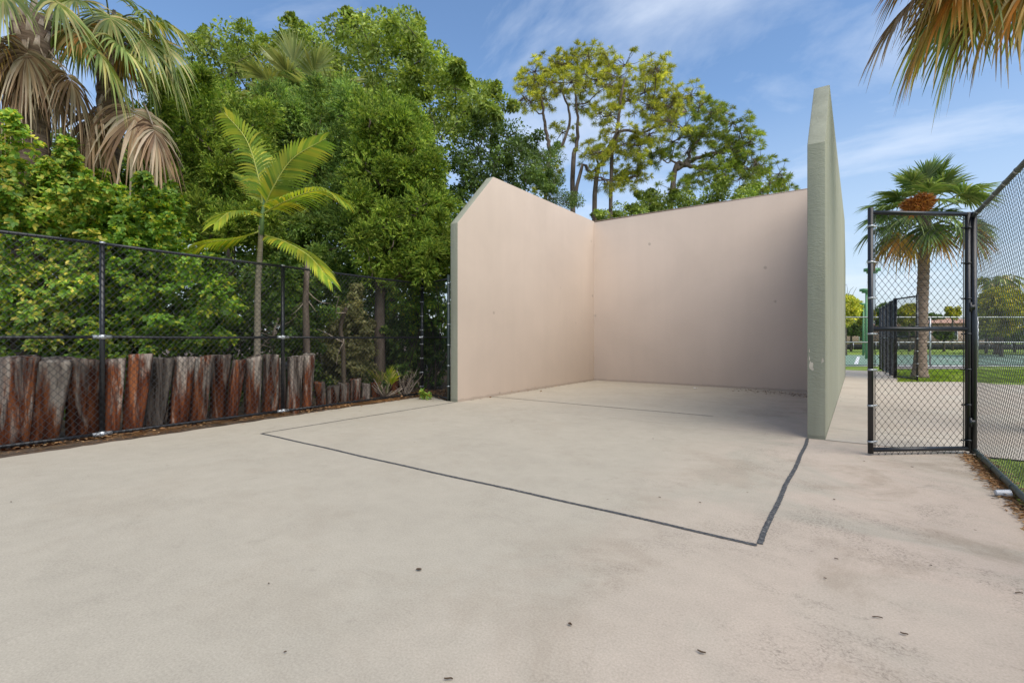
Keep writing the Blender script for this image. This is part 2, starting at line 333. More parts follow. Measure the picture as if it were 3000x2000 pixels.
# ------------------------------------------------------------ ground and slabs
def sheet(name, pts, z, m_, label=None):
    mb = MB(); mb.add([(p[0], p[1], z) for p in pts], [list(range(len(pts)))])
    o = mb.build(name, m_); o['kind'] = 'structure'; return o
sheet('ground', [(-900, -900), (900, -900), (900, 900), (-900, 900)], -0.035, M['soil'])
XL = -5.08 * C; XR = -.41 * C; TH = .195; YN = 5.65 * C; YB = 10.46 * C; YF = 15.3 * C
def wob(a, b, n, amp):
    a = np.array(a, float); b = np.array(b, float); t_ = np.linspace(0, 1, n)[:, None]
    p = a + (b - a) * t_; p[1:-1] += rng.normal(scale=amp, size=(n - 2, 2)); return [tuple(x) for x in p]
slab = [(.74 * C, -6), (.80 * C, YN)] + [(XL - TH - .12, YN)] + [(-6.0 * C, 6.0 * C)] + wob((-6.02 * C, 5.6 * C), (-5.72 * C, -1.2 * C), 60, .022) + [(-5.5 * C, -6)]
sheet('court_slab', slab, 0.0, M['slab'])
sheet('inner_court_slab', [(XL - .01, YN + .004), (XR + .01, YN + .004), (XR + .01, YB + .1), (XL - .01, YB + .1)], 0.0, M['slab'])
# soil bank behind the left fence
mb = MB(); nx, ny = 40, 50
gx = np.linspace(-6.1 * C, -24, nx); gy = np.linspace(-12, 26, ny); gv = np.array([[x, y, -.012 - .02 * (x > -6.2 * C) + .16 * min(1, max(0, (-6.3 * C - x) / 2)) + .02 * sin(3 * x + y * 2) * (x < -6.2 * C)] for y in gy for x in gx])
gf = [[j * nx + i, j * nx + i + 1, (j + 1) * nx + i + 1, (j + 1) * nx + i] for j in range(ny - 1) for i in range(nx - 1)]
o = mb.add(gv, gf).build('soil_bank', M['soil'], smooth=True); o['kind'] = 'structure'
# walkway and plaza beyond the gate
pl = [(XR + TH - .02, YN + .004), (9, YN + .004), (22, 8), (24, 14), G(2352, 884)[:2], G(2290, 882)[:2], G(2230, 876)[:2], G(2190, 876)[:2],
      G(2140, 876)[:2], G(2080, 872)[:2], (.86 * C, 15.6 * C), (.86 * C, 18.3 * C), (-2.0 * C, 18.6 * C), (-2.0 * C, 15.5 * C), (XR + TH - .02, 15.5 * C)]
sheet('walkway', pl, 0.0, M['walk'])
sheet('path', [G(2188, 874)[:2], G(2228, 875)[:2], G(2215, 858)[:2], G(2170, 861)[:2], G(2185, 866)[:2]], 0.004, M['walk'])
sheet('lawn', [(1.0, -40), (400, -40), (400, 400), (-60, 400), (-14, 40), (-6.6, 15.2 * C + 2), (-.9, 15.2 * C)][:7], -0.02, M['lawn'])
def camrect(name, u0, u1, vn, vf, z, m_, ext=0):
    return sheet(name, [G(u0, vn)[:2], G(u1, vn)[:2], G(u1, vf)[:2], G(u0, vf)[:2]], z, m_)
camrect('tennis_court', 1830, 3300, 838, 815, 0.004, M['tennis'])
camrect('gravel_bed', 2020, 2225, 847, 838.4, 0.003, M['gravel'])
def strip(name, a, b, w, z, m_):
    a = np.array(a[:2]); b = np.array(b[:2]); d = (b - a) / np.linalg.norm(b - a); n = np.array([-d[1], d[0]]) * w / 2
    return sheet(name, [a - n, b - n, b + n, a + n], z, m_)
strip('tennis_line', G(1966, 836.5), G(1972, 819), .16, .010, M['white'])
strip('tennis_line', G(1990, 836.2), G(2120, 836.2), .12, .012, M['white'])
strip('tennis_line', G(2150, 823), G(2250, 832), .12, .010, M['white'])
strip('tennis_line', G(2280, 828), G(2600, 828), .12, .010, M['white'])
# painted court lines with ragged edges
def ragged(name, a, b, w, amp, gaps=0):
    a = np.array(a); b = np.array(b); Ln = np.linalg.norm(b - a); n = int(Ln / .016); d = (b - a) / Ln; s = np.array([-d[1], d[0]])
    t_ = np.linspace(0, Ln, n); lo = -w / 2 + rng.normal(scale=amp, size=n); hi = w / 2 + rng.normal(scale=amp, size=n)
    drift = .006 * np.sin(t_ * 1.7) + .004 * np.sin(t_ * 5.1)
    v = []
    for i in range(n):
        p = a + d * t_[i]; v += [(*(p + s * (lo[i] + drift[i])), .004), (*(p + s * (hi[i] + drift[i])), .004)]
    f = [[2 * i, 2 * i + 2, 2 * i + 3, 2 * i + 1] for i in range(n - 1)]
    o = MB().add(v, f).build(name, M['line']); o['kind'] = 'structure'; return o
LY = 2.59 * C
ragged('court_line', (XL, LY), (XR + .02, LY), .034, .0016)
ragged('court_line', (XR + .03, LY + .024), (XR + .01, YN - .03), .036, .0016)
ragged('court_line', (XL, LY + .024), (XL - .03, YN - .02), .022, .003)
ragged('court_line', (XL + .02, 6.5 * C), (XR - 1.4, 6.52 * C), .022, .003)
strip('slab_joint', (XR + TH + .0, YN - .006), (.80 * C, YN - .006), .014, .003, M['joint'])
for k, yy in enumerate((8.2, 10.9, 13.0, 15.1)): strip('slab_joint', (XR + TH + .02, yy), (.95 * C, yy), .008, .003, M['joint'])

# ------------------------------------------------------------ the three-walled court
def wallprism(prof, x0, x1, inner, mats):      # prof: (y,z) outline; inner = side (-1/+1 in x) painted beige
    mb = MB(); n = len(prof)
    v = [(x0, y, z) for y, z in prof] + [(x1, y, z) for y, z in prof]
    mb.add(v, [list(range(n))[::-1]], 0 if inner < 0 else 1); mb.add(np.zeros((0, 3)), np.array([list(range(n, 2 * n))]) - mb.n, 1 if inner < 0 else 0)
    mb.add(np.zeros((0, 3)), np.array([[i, (i + 1) % n, n + (i + 1) % n, n + i] for i in range(n)]) - mb.n, 1)
    return mb
ct = thing('handball_court', 'open three-walled concrete ball court, beige inside and sage green outside, with stepped-down wall ends', 'ball court', ((XL + XR) / 2, YB, 0))
def prof(hn, hp): return [(YN, -.05), (YF, -.05), (YF, hn * C), (14.35 * C, hp * C), (6.56 * C, hp * C), (YN, hn * C)]
mats = [M['beige'], M['sage']]
lw = wallprism(prof(2.80, 3.76), XL - TH, XL, 1, mats)
# swap so the face towards the court is beige
lw.m = [1, 0, 1]; lwo = lw.build('side_wall', mats, ct)
rw = wallprism(prof(2.93, 3.87), XR, XR + TH, -1, mats); rw.m = [0, 1, 1]; rwo = rw.build('side_wall', mats, ct)
mb = MB(); v = [(XL - .002, YB, -.05), (XR + .002, YB, -.05), (XR + .002, YB, 3.755 * C), (XL - .002, YB, 3.735 * C)]
v += [(x, y + .2, z) for x, y, z in v]
mb.add(v, [[0, 1, 2, 3], [5, 4, 7, 6], [3, 2, 6, 7]], 0); fw = mb.build('front_wall', mats, ct)
mb = MB(); mb.box(((XL + XR) / 2, YB + .1, 3.762 * C), (XR - XL - .01, .205, .012)); mb.build('coping', M['beige'], fw)
for wo in (lwo, rwo):
    bv = wo.modifiers.new('bevel', 'BEVEL'); bv.width = .008; bv.segments = 2; bv.limit_method = 'ANGLE'
# chips of lost paint on the end of the right wall
def blob(cx, cz, rx, rz, n=14, s=1):
    r_ = np.random.default_rng(s); a = np.arange(n) / n * 2 * pi; k = 1 + r_.normal(scale=.22, size=n)
    return [(cx + rx * c1 * kk, YN - .0035, cz + rz * s1 * kk) for c1, s1, kk in zip(np.cos(a), np.sin(a), k)]
for cx, cz, rx, rz, s_ in ((XR + .042, .93, .022, .05, 1), (XR + .024, 1.02, .007, .028, 2), (XR + .166, 1.0, .015, .03, 3), (XR + .023, 1.12, .006, .02, 4), (XR + .06, .885, .012, .02, 5)):
    v = blob(cx, cz, rx, rz, 14, s_); v = [(min(max(x, XR + .011), XR + TH - .011), y, z) for x, y, z in v]
    MB().add([(cx, YN - .0035, cz)] + v, [[0, 1 + (k + 1) % 14, 1 + k] for k in range(14)]).build('paint_chip', M['plaster'], rwo)

# ------------------------------------------------------------ chain-link
def chainlink(a, b, z0, z1, r=.0022, px=.076, pz=.088, ext=.02, knuckle=False):
    a = np.array(a, float)[:2]; b = np.array(b, float)[:2]; W = np.linalg.norm(b - a); d = (b - a) / W; nn = np.array([-d[1], d[0]])
    H = z1 - z0; sl = pz / px; mb = MB(); S = []
    for sgn in (1, -1):
        k = np.arange(-int(H / pz) - 2, int(W / px) + int(H / pz) + 3) * px
        for s0 in k:
            # line: s = s0 + sgn*z/sl   (s0 shifted so that the two families cross evenly)
            za, zb = -ext, H + ext
            sa, sb = s0 + sgn * za / sl, s0 + sgn * zb / sl
            lo, hi = (sa, sb) if sa < sb else (sb, sa)
            if hi <= 0 or lo >= W: continue
            def cl(s):                              # clip to 0..W
                return min(max(s, 0), W)
            s1, s2 = cl(sa), cl(sb)
            z1_, z2_ = (s1 - s0) * sl * sgn, (s2 - s0) * sl * sgn
            if abs(z2_ - z1_) < .01: continue
            S.append((s1, z1_, s2, z2_, sgn))
    S = np.array(S); n = len(S)
    p1 = np.c_[a + d * S[:, :1] + nn * (S[:, 4:] * r * .9), z0 + S[:, 1]]; p2 = np.c_[a + d * S[:, 2:3] + nn * (S[:, 4:] * r * .9), z0 + S[:, 3]]
    t_ = unit(p2 - p1); n3 = np.array([nn[0], nn[1], 0]); s_ = np.cross(t_, n3)
    V = []
    for base in (p1, p2):
        for an in (0, 2 * pi / 3, 4 * pi / 3): V.append(base + r * (cos(an) * n3 + sin(an) * s_))
    V = np.stack(V, 1).reshape(-1, 3); o6 = np.arange(n)[:, None] * 6
    f = np.concatenate([o6 + np.array(q) for q in ([0, 1, 4, 3], [1, 2, 5, 4], [2, 0, 3, 5])])
    mb.add(V, f)
    if knuckle:
        K = []
        for i in range(int(W / px) + 1):
            for j in range(int(H / pz) + 1):
                for q in (0, .5):
                    K.append((i * px + q * px, j * pz + q * pz))
        K = np.array(K); K = K[(K[:, 0] < W) & (K[:, 1] < H)]
        c3 = np.c_[a + d * K[:, :1], z0 + K[:, 1]]; d3 = np.array([d[0], d[1], 0]); up = np.array([0, 0, 1.])
        q = r * 2.1; V = np.stack([c3 + up * q * 1.6, c3 + d3 * q, c3 - up * q * 1.6, c3 - d3 * q, c3 + n3 * q, c3 - n3 * q], 1).reshape(-1, 3)
        o6 = np.arange(len(K))[:, None] * 6
        f = np.concatenate([o6 + np.array(x) for x in ([0, 1, 4], [1, 2, 4], [2, 3, 4], [3, 0, 4], [1, 0, 5], [2, 1, 5], [3, 2, 5], [0, 3, 5])]); mb.add(V, f)
    return mb
def pipe(a, b, r, n=10, m=2, sag=0):
    a = np.array(a, float); b = np.array(b, float); t_ = np.linspace(0, 1, m)[:, None]
    p = a + (b - a) * t_; p[:, 2] -= sag * 4 * (t_[:, 0] * (1 - t_[:, 0])); return MB().tube(p, r, n)
def dome(p, r):
    mb = MB(); mb.tube([(p[0], p[1], p[2]), (p[0], p[1], p[2] + r * .5), (p[0], p[1], p[2] + r * .9)], [r * 1.08, r, r * .45], 12); return mb
def bracket(p, d, r):            # tee clamp with two sleeves along d
    d = np.array([d[0], d[1], 0.]); p = np.array(p, float)
    mb = MB(); mb.tube([p - [0, 0, .03], p + [0, 0, .03]], r * 1.25, 12); mb.tube([p - d * .10, p + d * .10], .026, 10)
    mb.box(p + np.array([-d[1], d[0], 0]) * -r * 1.3, (.03, .025, .03)); return mb
FH = 1.95 * C; FX = -6.2 * C
ys = [-.31 * C, 1.567 * C, 3.45 * C, 5.97 * C]
fe = thing('chain_link_fence', 'long black chain-link fence with top, middle and bottom rails in front of the timber pilings', 'fence', (FX, 1.5 * C, 0))
yA, yB = ys[0] - 2.4, ys[-1]
chainlink((FX + .03, yA), (FX + .03, yB), .03, FH - .02, .0029).build('wire_mesh', M['wire'], fe)
for z, r in ((FH, .021), (FH * .518, .021), (.045, .022)):
    for y0, y1 in zip([yA] + ys[:-1], ys): pipe((FX, y0, z), (FX, y1, z), r, 10, 6, .008 if z > .1 else .0).build('rail', M['black'], fe, True)
for i, y in enumerate(ys):
    last = i == 3; po = MB().tube([(FX, y, -.1), (FX, y, FH + (.03 if not last else .08))], .030 if not last else .036, 14).build('post', M['black'], fe, True)
    if last: dome((FX, y, FH + .08), .04).build('post_cap', M['galv'], po, True)
    else:
        dome((FX, y, FH + .0), .036).build('post_cap', M['galv'], po, True)
    if not last:
        bracket((FX, y, FH * .518), (0, 1), .03).build('rail_clamp', M['galv'], po); bracket((FX, y, .045), (0, 1), .03).build('rail_clamp', M['galv'], po)
    else:
        for z in np.linspace(.2, FH - .1, 8):
            mb = MB(); mb.tube([(FX, y, z - .011), (FX, y, z + .011)], .041, 12); mb.box((FX + .02, y - .06, z), (.012, .05, .02)); mb.build('tension_band', M['galv'], po)
        bracket((FX, y, FH * .518), (0, 1), .034).build('rail_clamp', M['galv'], po)
# short return to the court wall
A = np.array([FX, ys[-1]]); B = np.array([-5.30 * C, 5.68 * C]); dAB = (B - A) / np.linalg.norm(B - A)
f2 = thing('chain_link_fence', 'short black chain-link return panel closing the gap beside the left court wall', 'fence', (B[0], B[1], 0))
chainlink(A + dAB * .04, B - dAB * .03, .05, FH - .02).build('wire_mesh', M['wire'], f2)
for z in (FH - .01, FH * .518): pipe((*(A + dAB * .05), z), (*B, z), .019).build('rail', M['black'], f2, True)
pipe((*(A + dAB * .05), .05), (*B, .05), .019).build('rail', M['black'], f2, True)
po = MB().tube([(*B, -.1), (*B, FH + .07)], .032, 14).build('post', M['greenpipe'], f2, True)
for z in np.linspace(.3, FH - .1, 6): MB().tube([(*B, z - .01), (*B, z + .01)], .037, 12).build('tension_band', M['galv'], po)
# right fence, running back past the camera
RX = .815 * C; RH = 2.05 * C
f3 = thing('chain_link_fence', 'black chain-link fence at the right edge with green-grey bottom rail beside brown leaf litter', 'fence', (RX, 4.5 * C, 0))
chainlink((RX + .03, 5.70 * C), (RX + .03, -1.0 * C), .02, RH - .02, .0020, .070, .080).build('wire_mesh', M['wire'], f3)
pipe((RX, 5.72 * C, RH), (RX, -1.0 * C, RH), .022, 12).build('rail', M['greenpipe'], f3, True)
br = pipe((RX, 5.66 * C, .05), (RX, -1.0 * C, .05), .025, 12).build('rail', M['greenpipe'], f3, True)
for y in (5.45, 5.25, 4.95, 4.65, 4.4): MB().tube([(RX, y * C, .05), (RX, y * C + .03, .05)], .029, 12).build('sleeve', M['greenpipe'], br)
for y in (5.5, 5.2, 4.9, 4.6, 4.3): MB().tube([(RX, y * C, RH), (RX, y * C + .02, RH)], .026, 12).build('tie_band', M['galv'], f3)
po = MB().tube([(RX, 5.73 * C, -.1), (RX, 5.73 * C, RH + .02)], .033, 14).build('post', M['black'], f3, True)
dome((RX, 5.73 * C, RH + .02), .036).build('post_cap', M['black'], po, True)
MB().tube([(RX, 2.9 * C, -.1), (RX, 2.9 * C, RH + .02)], .033, 14).build('post', M['black'], f3, True)
# gates
def gate(hinge, tip, zb, zt, label, kn=True, rr=.024):
    hinge = np.array(hinge); tip = np.array(tip); d = (tip - hinge) / np.linalg.norm(tip - hinge)
    g = thing('gate', label, 'gate', (*hinge, 0))
    MB().tube([(*tip, zb - .01), (*tip, zt + .05)], rr * 1.15, 14).build('stile', M['black'], g, True)
    MB().tube([(*hinge, zb), (*hinge, zt + .02)], rr * 1.1, 14).build('stile', M['black'], g, True)
    for z in (zb + .03, zb + (zt - zb) * .515, zt): pipe((*hinge, z), (*tip, z), rr, 12).build('rail', M['black'], g, True)
    chainlink(hinge + d * .05, tip - d * .05, zb - .02, zt - .01, .0024, .076, .088, .02, kn).build('wire_mesh', M['wire'], g)
    for pt, sg in ((tip, -1), (hinge, 1)):
        q = pt + sg * d * .05; MB().tube([(*q, zb + .02), (*q, zt - .02)], .005, 6).build('tension_bar', M['wire'], g)
        for z in np.linspace(zb + .12, zt - .15, 7):
            mb = MB(); mb.tube([(*pt, z - .009), (*pt, z + .009)], rr * 1.32, 12); e = pt + sg * d * .05; mb.box((e[0], e[1], z), (.05, .012, .016), math.atan2(d[1], d[0])); mb.build('band', M['black' if sg > 0 else 'galv'], g)
    return g
GH = (.775 * C, 5.70 * C); GT = (.09 * C, 5.14 * C)
g1 = gate(GH, GT, .03, 2.07 * C, 'tall black chain-link gate standing open on the near slab beside the right fence corner')
for z in (.35, 1.62):
    mb = MB(); mb.box((.795 * C, 5.715 * C, z), (.07, .05, .05)); mb.tube([(.79 * C, 5.69 * C, z - .05), (.79 * C, 5.69 * C, z + .05)], .016, 8); mb.build('hinge', M['black'], g1)
g2 = gate((.78 * C, 15.4 * C), (1.12 * C, 14.56 * C), .03, 1.97 * C, 'far black chain-link gate standing open beside the far palm trunk', False)
f4 = thing('chain_link_fence', 'dark chain-link fence beyond the gate, seen end-on left of the far palm', 'fence', (.76 * C, 17 * C, 0))
chainlink((.76 * C, 15.42 * C), (.60 * C, 19.6 * C), .05, 1.95 * C, .003).build('wire_mesh', M['wire'], f4)
for t_ in np.linspace(0, 1, 5):
    x = (.76 - .16 * t_) * C; y = (15.42 + 4.18 * t_) * C; MB().tube([(x, y, -.1), (x, y, 1.99 * C)], .045, 12).build('post', M['black'], f4, True)
for z in (1.95 * C, 1.0 * C, .06): pipe((.76 * C, 15.42 * C, z), (.60 * C, 19.6 * C, z), .02).build('rail', M['black'], f4, True)

# ------------------------------------------------------------ timber pilings
LG = [  # ub0, ub1, ut0, ut1, vtop, xc, label
 (-16, 56, -12, 62, 822, -6.33, 'thick grey-topped timber piling at the left edge of the photo'),
 (60, 132, 76, 150, 824, -6.34, 'broad rust-red timber piling leaning right, second from the left edge'),
 (134, 205, 150, 215, 826, -6.33, 'broad pale grey timber piling with a bolt hole near its foot'),
 (206, 236, 212, 238, 829, -6.42, 'slim dark timber piling half hidden left of the first fence post'),
 (238, 276, 238, 282, 827, -6.31, 'narrow orange-streaked timber piling just right of the first fence post'),
 (272, 323, 287, 341, 820, -6.32, 'pale grey timber piling with a round knot near its foot'),
 (327, 379, 342, 393, 818, -6.42, 'tall very dark brown timber piling right of the knotted pale one'),
 (380, 426, 394, 442, 821, -6.42, 'blackish timber piling set back left of a bright orange-based piling'),
 (428, 475, 443, 484, 823, -6.31, 'grey timber piling with bright orange base and a notched edge'),
 (476, 514, 487, 527, 819, -6.43, 'dark timber piling with a slanted top between two lighter ones'),
 (515, 549, 530, 561, 827, -6.31, 'shorter grey timber piling with a rusty foot left of the flat-topped pair'),
 (551, 589, 560, 598, 817, -6.28, 'flat-topped timber piling in front of the slender feather palm stem'),
 (589, 631, 599, 637, 818, -6.28, 'wide flat-topped timber piling with a red gouge near its top'),
 (632, 655, 637, 656, 821, -6.40, 'dark timber piling tucked behind the second fence post'),
 (656, 690, 658, 692, 816, -6.27, 'red-brown timber piling just right of the second fence post'),
 (690, 717, 692, 721, 815, -6.27, 'last tall pale timber piling, beside the start of the low stumps'),
 (721, 745, 720, 745, 880, -6.36, 'low rounded timber stump directly beside the last tall piling'),
 (748, 777, 748, 777, 885, -6.38, 'widest of the low pale grey timber stumps'),
 (779, 804, 778, 804, 883, -6.46, 'low dark grey timber stump left of the tallest stump'),
 (805, 829, 803, 829, 872, -6.48, 'tallest of the low timber stumps, with a square top'),
 (831, 850, 830, 851, 878, -6.52, 'low timber stump just right of the tallest stump'),
 (851, 873, 851, 874, 877, -6.56, 'low timber stump half behind the small green palm seedling'),
 (893, 916, 892, 916, 868, -6.66, 'low brown timber stump behind the leafless shrub'),
 (917, 941, 916, 942, 867, -6.70, 'last low timber stump, near the fence corner post'),
]
for i, (a0, a1, b0, b1, vt, xc, lab) in enumerate(LG):
    r_ = np.random.default_rng(100 + i); ub = (a0 + a1) / 2; ut = (b0 + b1) / 2; Z = row(ub, xc); base = P(ub, V0, Z); base[2] = 0
    rad = (a1 - a0) / 2 / F * Z * .85; radt = (b1 - b0) / 2 / F * Z; top = P(ut, vt, Z); rv = np.array([CY, SY, 0.])
    base -= np.array([-SY, CY, 0]) * (-rad * .5 + r_.uniform(-.08, .08)); top += np.array([-SY, CY, 0]) * rad * .5
    top[2] += r_.uniform(-.03, .035); top[:2] += r_.normal(scale=.015, size=2); H = top[2]; n = 36; an = np.arange(n) / n * 2 * pi
    square = r_.random() < .45
    pr = 1 + r_.normal(scale=.018, size=n) - .08 * (r_.random(n) < .06)
    if square: pr *= 1.0 / np.maximum(np.abs(np.cos(an + .2)), np.abs(np.sin(an + .2))) ** .5 * .86
    st = np.linspace(0, 1, 14); V = []
    sl = r_.normal(scale=.014, size=2); knot = r_.random(2)
    for k, s in enumerate(st):
        cen = base + (top - base) * s; rr = rad + (radt - rad) * s; rr *= 1 + .03 * sin(6 * s + i)
        if s == 0: cen = cen - np.array([0, 0, .08])
        rim = r_.normal(scale=.007, size=n)
        w = pr * (1 + r_.normal(scale=.010, size=n)) * rr
        z = cen[2] + (sl[0] * np.cos(an) + sl[1] * np.sin(an) + rim * .6) * (1 if s == 1 else 0)
        V.append(np.c_[cen[0] + w * np.cos(an), cen[1] + w * np.sin(an), z if s == 1 else np.full(n, cen[2])])
    V.append(np.c_[V[-1][:, :2] * .0 + (top[:2] + (V[-1][:, :2] - top[:2]) * .6), V[-1][:, 2] * .3 + (top[2] + .0) * .7 + r_.normal(scale=.006, size=n)])
    V = np.concatenate(V); q = np.arange(14)[:, None] * n; j = np.arange(n)[None]; k = (j + 1) % n
    mb = MB().add(V - base, np.stack([q + j, q + k, q + k + n, q + j + n], -1).reshape(-1, 4))
    mb.add(np.zeros((0, 3)), np.array([[14 * n + x for x in range(n)]]) - mb.n)
    o = mb.build('timber_piling', M['timber'], None, False); o.location = base
    finish(o, lab, 'timber piling' if vt < 850 else 'timber stump', 'tall timber pilings behind the fence' if vt < 850 else 'low timber stumps behind the fence')

# ------------------------------------------------------------ foliage
def leaves(mb, pos, d, up, Ln, Wd, kind=4, m=0, fold=.25, droop=.15):
    d = unit(d); s = unit(np.cross(d, up)); n = np.cross(s, d); Ln = np.broadcast_to(Ln, (len(pos),))[:, None]; Wd = np.broadcast_to(Wd, (len(pos),))[:, None]
    dn = np.array([0, 0, -1.])
    if kind == 4:
        V = np.stack([pos, pos + d * Ln * .5 + s * Wd + n * Wd * fold, pos + d * Ln + dn * Ln * droop, pos + d * Ln * .5 - s * Wd + n * Wd * fold], 1)
        o = np.arange(len(pos))[:, None] * 4; f = np.concatenate([o + np.array([0, 1, 2]), o + np.array([0, 2, 3])])
        mb.add(V.reshape(-1, 3), f, m)
    else:
        V = np.stack([pos, pos + d * Ln * .35 + s * Wd * .85 + n * Wd * fold, pos + d * Ln * .78 + s * Wd * .8 + n * Wd * fold, pos + d * Ln + dn * Ln * droop,
                      pos + d * Ln * .78 - s * Wd * .8 + n * Wd * fold, pos + d * Ln * .35 - s * Wd * .85 + n * Wd * fold], 1)
        o = np.arange(len(pos))[:, None] * 6; f = np.concatenate([o + np.array([0, 1, 2, 3]), o + np.array([0, 3, 4, 5])])
        mb.add(V.reshape(-1, 3), f, m)
def inpoly(poly, p):
    x, y = p; c_ = False; n = len(poly); j = n - 1
    for i in range(n):
        if (poly[i][1] > y) != (poly[j][1] > y) and x < (poly[j][0] - poly[i][0]) * (y - poly[i][1]) / (poly[j][1] - poly[i][1]) + poly[i][0]: c_ = not c_
        j = i
    return c_
def fill(poly, Z0, Z1, n, r_, mind=0):
    us = [p[0] for p in poly]; vs = [p[1] for p in poly]; out_ = []; uv = []
    tries = 0
    while len(out_) < n and tries < n * 60:
        tries += 1; u, v = r_.uniform(min(us), max(us)), r_.uniform(min(vs), max(vs))
        if not inpoly(poly, (u, v)): continue
        Z = r_.uniform(Z0, Z1)
        if mind and uv and min((a - u) ** 2 + (b - v) ** 2 + ((z - Z) * 25) ** 2 for a, b, z in uv) < mind * mind: continue
        uv.append((u, v, Z)); out_.append(P(u, v, Z))
    return np.array(out_)
def ragged_out(cen, rr, n, r_, up=.5):
    c0 = cen.mean(0); i = r_.choice(len(cen), n); d = unit(unit(cen[i] - c0) + np.array([0, 0, up]) + rand_unit(n, r_) * .5)
    a = cen[i] + d * (rr[i] * 1.0)[:, None]; b_ = cen[i] + d * (rr[i] * 1.75)[:, None]; return np.concatenate([cen, a, b_]), np.concatenate([rr, rr[i] * .6, rr[i] * .36])
def blobpts(cen, rad, per, r_, flat=.8):
    M_ = len(cen); d = rand_unit(M_ * per, r_); rr = np.repeat(np.broadcast_to(rad, (M_,)), per) * r_.uniform(.25, 1, M_ * per) ** .45
    o = d * rr[:, None]; o[:, 2] *= flat; return np.repeat(cen, per, 0) + o, d
def f_broad(cen, rad, per, L_, W_, seed, kind=4, m=0, mb=None):
    r_ = np.random.default_rng(seed); mb = mb or MB(); p, d = blobpts(cen, rad, per, r_)
    dd = unit(d * .6 + rand_unit(len(p), r_) * .8 + np.array([0, 0, .1])); up = unit(rand_unit(len(p), r_) * .6 + d * .5 + np.array([0, 0, .7]))
    s = r_.uniform(.65, 1.25, len(p)); leaves(mb, p, dd, up, L_ * s, W_ * s, kind, m); return mb
def f_rosette(cen, rad, per, k, L_, W_, seed, kind=6, mb=None, m=0):
    r_ = np.random.default_rng(seed); mb = mb or MB(); p, d = blobpts(cen, rad, per, r_)
    ax = unit(d * .6 + np.array([0, 0, .55]) + rand_unit(len(p), r_) * .45 + np.array([.25, -.15, 0]))
    h = unit(np.cross(ax, rand_unit(len(p), r_))); g = np.cross(ax, h)
    for j in range(k):
        a = 2 * pi * j / k + r_.uniform(-.3, .3, len(p)); lift = r_.uniform(.15, .9, len(p))
        dd = np.cos(a)[:, None] * h + np.sin(a)[:, None] * g + ax * lift[:, None]
        q = p + ax * (r_.uniform(-.5, .3, len(p)) * L_)[:, None]; s = r_.uniform(.7, 1.2, len(p))
        leaves(mb, q, dd, ax, L_ * s, W_ * s, kind, m)
    return mb
def f_spray(cen, rad, per, k, Ls, L_, W_, seed, droop=.0, mb=None):
    r_ = np.random.default_rng(seed); mb = mb or MB(); p, d = blobpts(cen, rad, per, r_)
    ax = unit(d * .7 + np.array([0, 0, .45 - droop]) + rand_unit(len(p), r_) * .4)
    for j in range(k):
        t_ = (j + .5) / k; q = p + ax * (Ls * t_) + np.array([0, 0, -.25 * Ls * t_ * t_])
        dd = unit(ax + rand_unit(len(p), r_) * .65); leaves(mb, q, dd, rand_unit(len(p), r_), L_ * (1.2 - .6 * t_), W_, 4, 0, 0, .05)
    return mb
def f_tuft(cen, rad, per, k, L_, W_, seed, mb=None):
    r_ = np.random.default_rng(seed); mb = mb or MB(); p, d = blobpts(cen, rad, per, r_, .7)
    p2 = np.repeat(p, k, 0); dd = unit(rand_unit(len(p2), r_) + np.array([0, 0, .35]) + np.repeat(d, k, 0) * .5)
    leaves(mb, p2, dd, rand_unit(len(p2), r_), L_ * r_.uniform(.7, 1.15, len(p2)), W_, 4, 0, 0, .12); return mb, p
def limb(mb, a, b, r0, r1, r_, wig=.12, n=7, sag=0, sides=6):
    a = np.array(a, float); b = np.array(b, float); d = np.linalg.norm(b - a)
    ctl = [a, a + (b - a) * .33 + r_.normal(size=3) * d * wig * .6 + [0, 0, sag * d], a + (b - a) * .68 + r_.normal(size=3) * d * wig * .6 + [0, 0, sag * d * .6], b]
    p = bez(ctl, n); mb.tube(p, np.linspace(r0, r1, n), sides, cap=False); return p
def skeleton(trunk, tr, cen, seed, rl=.07, tips=None, wig=.12, lo=.3, sag=.05):
    """trunk: list of points; limbs leave the trunk for every clump centre"""
    r_ = np.random.default_rng(seed); mb = MB(); tp = bez(trunk, 16); rad = np.linspace(tr, tr * .35, 16); mb.tube(tp, rad, 10)
    prev = []
    order = np.argsort([np.min(np.linalg.norm(tp - c_, axis=1)) for c_ in cen])
    nodes = [(p, r) for p, r in zip(tp[int(16 * lo):], rad[int(16 * lo):])]
    for i in order:
        c_ = cen[i]; best = min(nodes, key=lambda n_: np.linalg.norm(n_[0] - c_) + (1.5 * max(0, n_[0][2] - c_[2] + .2)))
        r0 = min(best[1] * .75, rl); p = limb(mb, best[0], c_, max(r0, .02), .012, r_, wig, 7, sag)
        for k in (2, 4, 6): nodes.append((p[k], max(.02, r0 * (1 - k / 8))))
    return mb
def tree(name, label, cat, base, trunk_mb, bark, crown_mb, lmat, group=None, cname='crown'):
    o = thing(name, label, cat, base, group); trunk_mb.build('trunk', bark, o, True); crown_mb.build(cname, lmat, o); return o
def gp(u, Z): p = P(u, V0, Z); p[2] = 0; return p

TG = 'trees behind the fence'
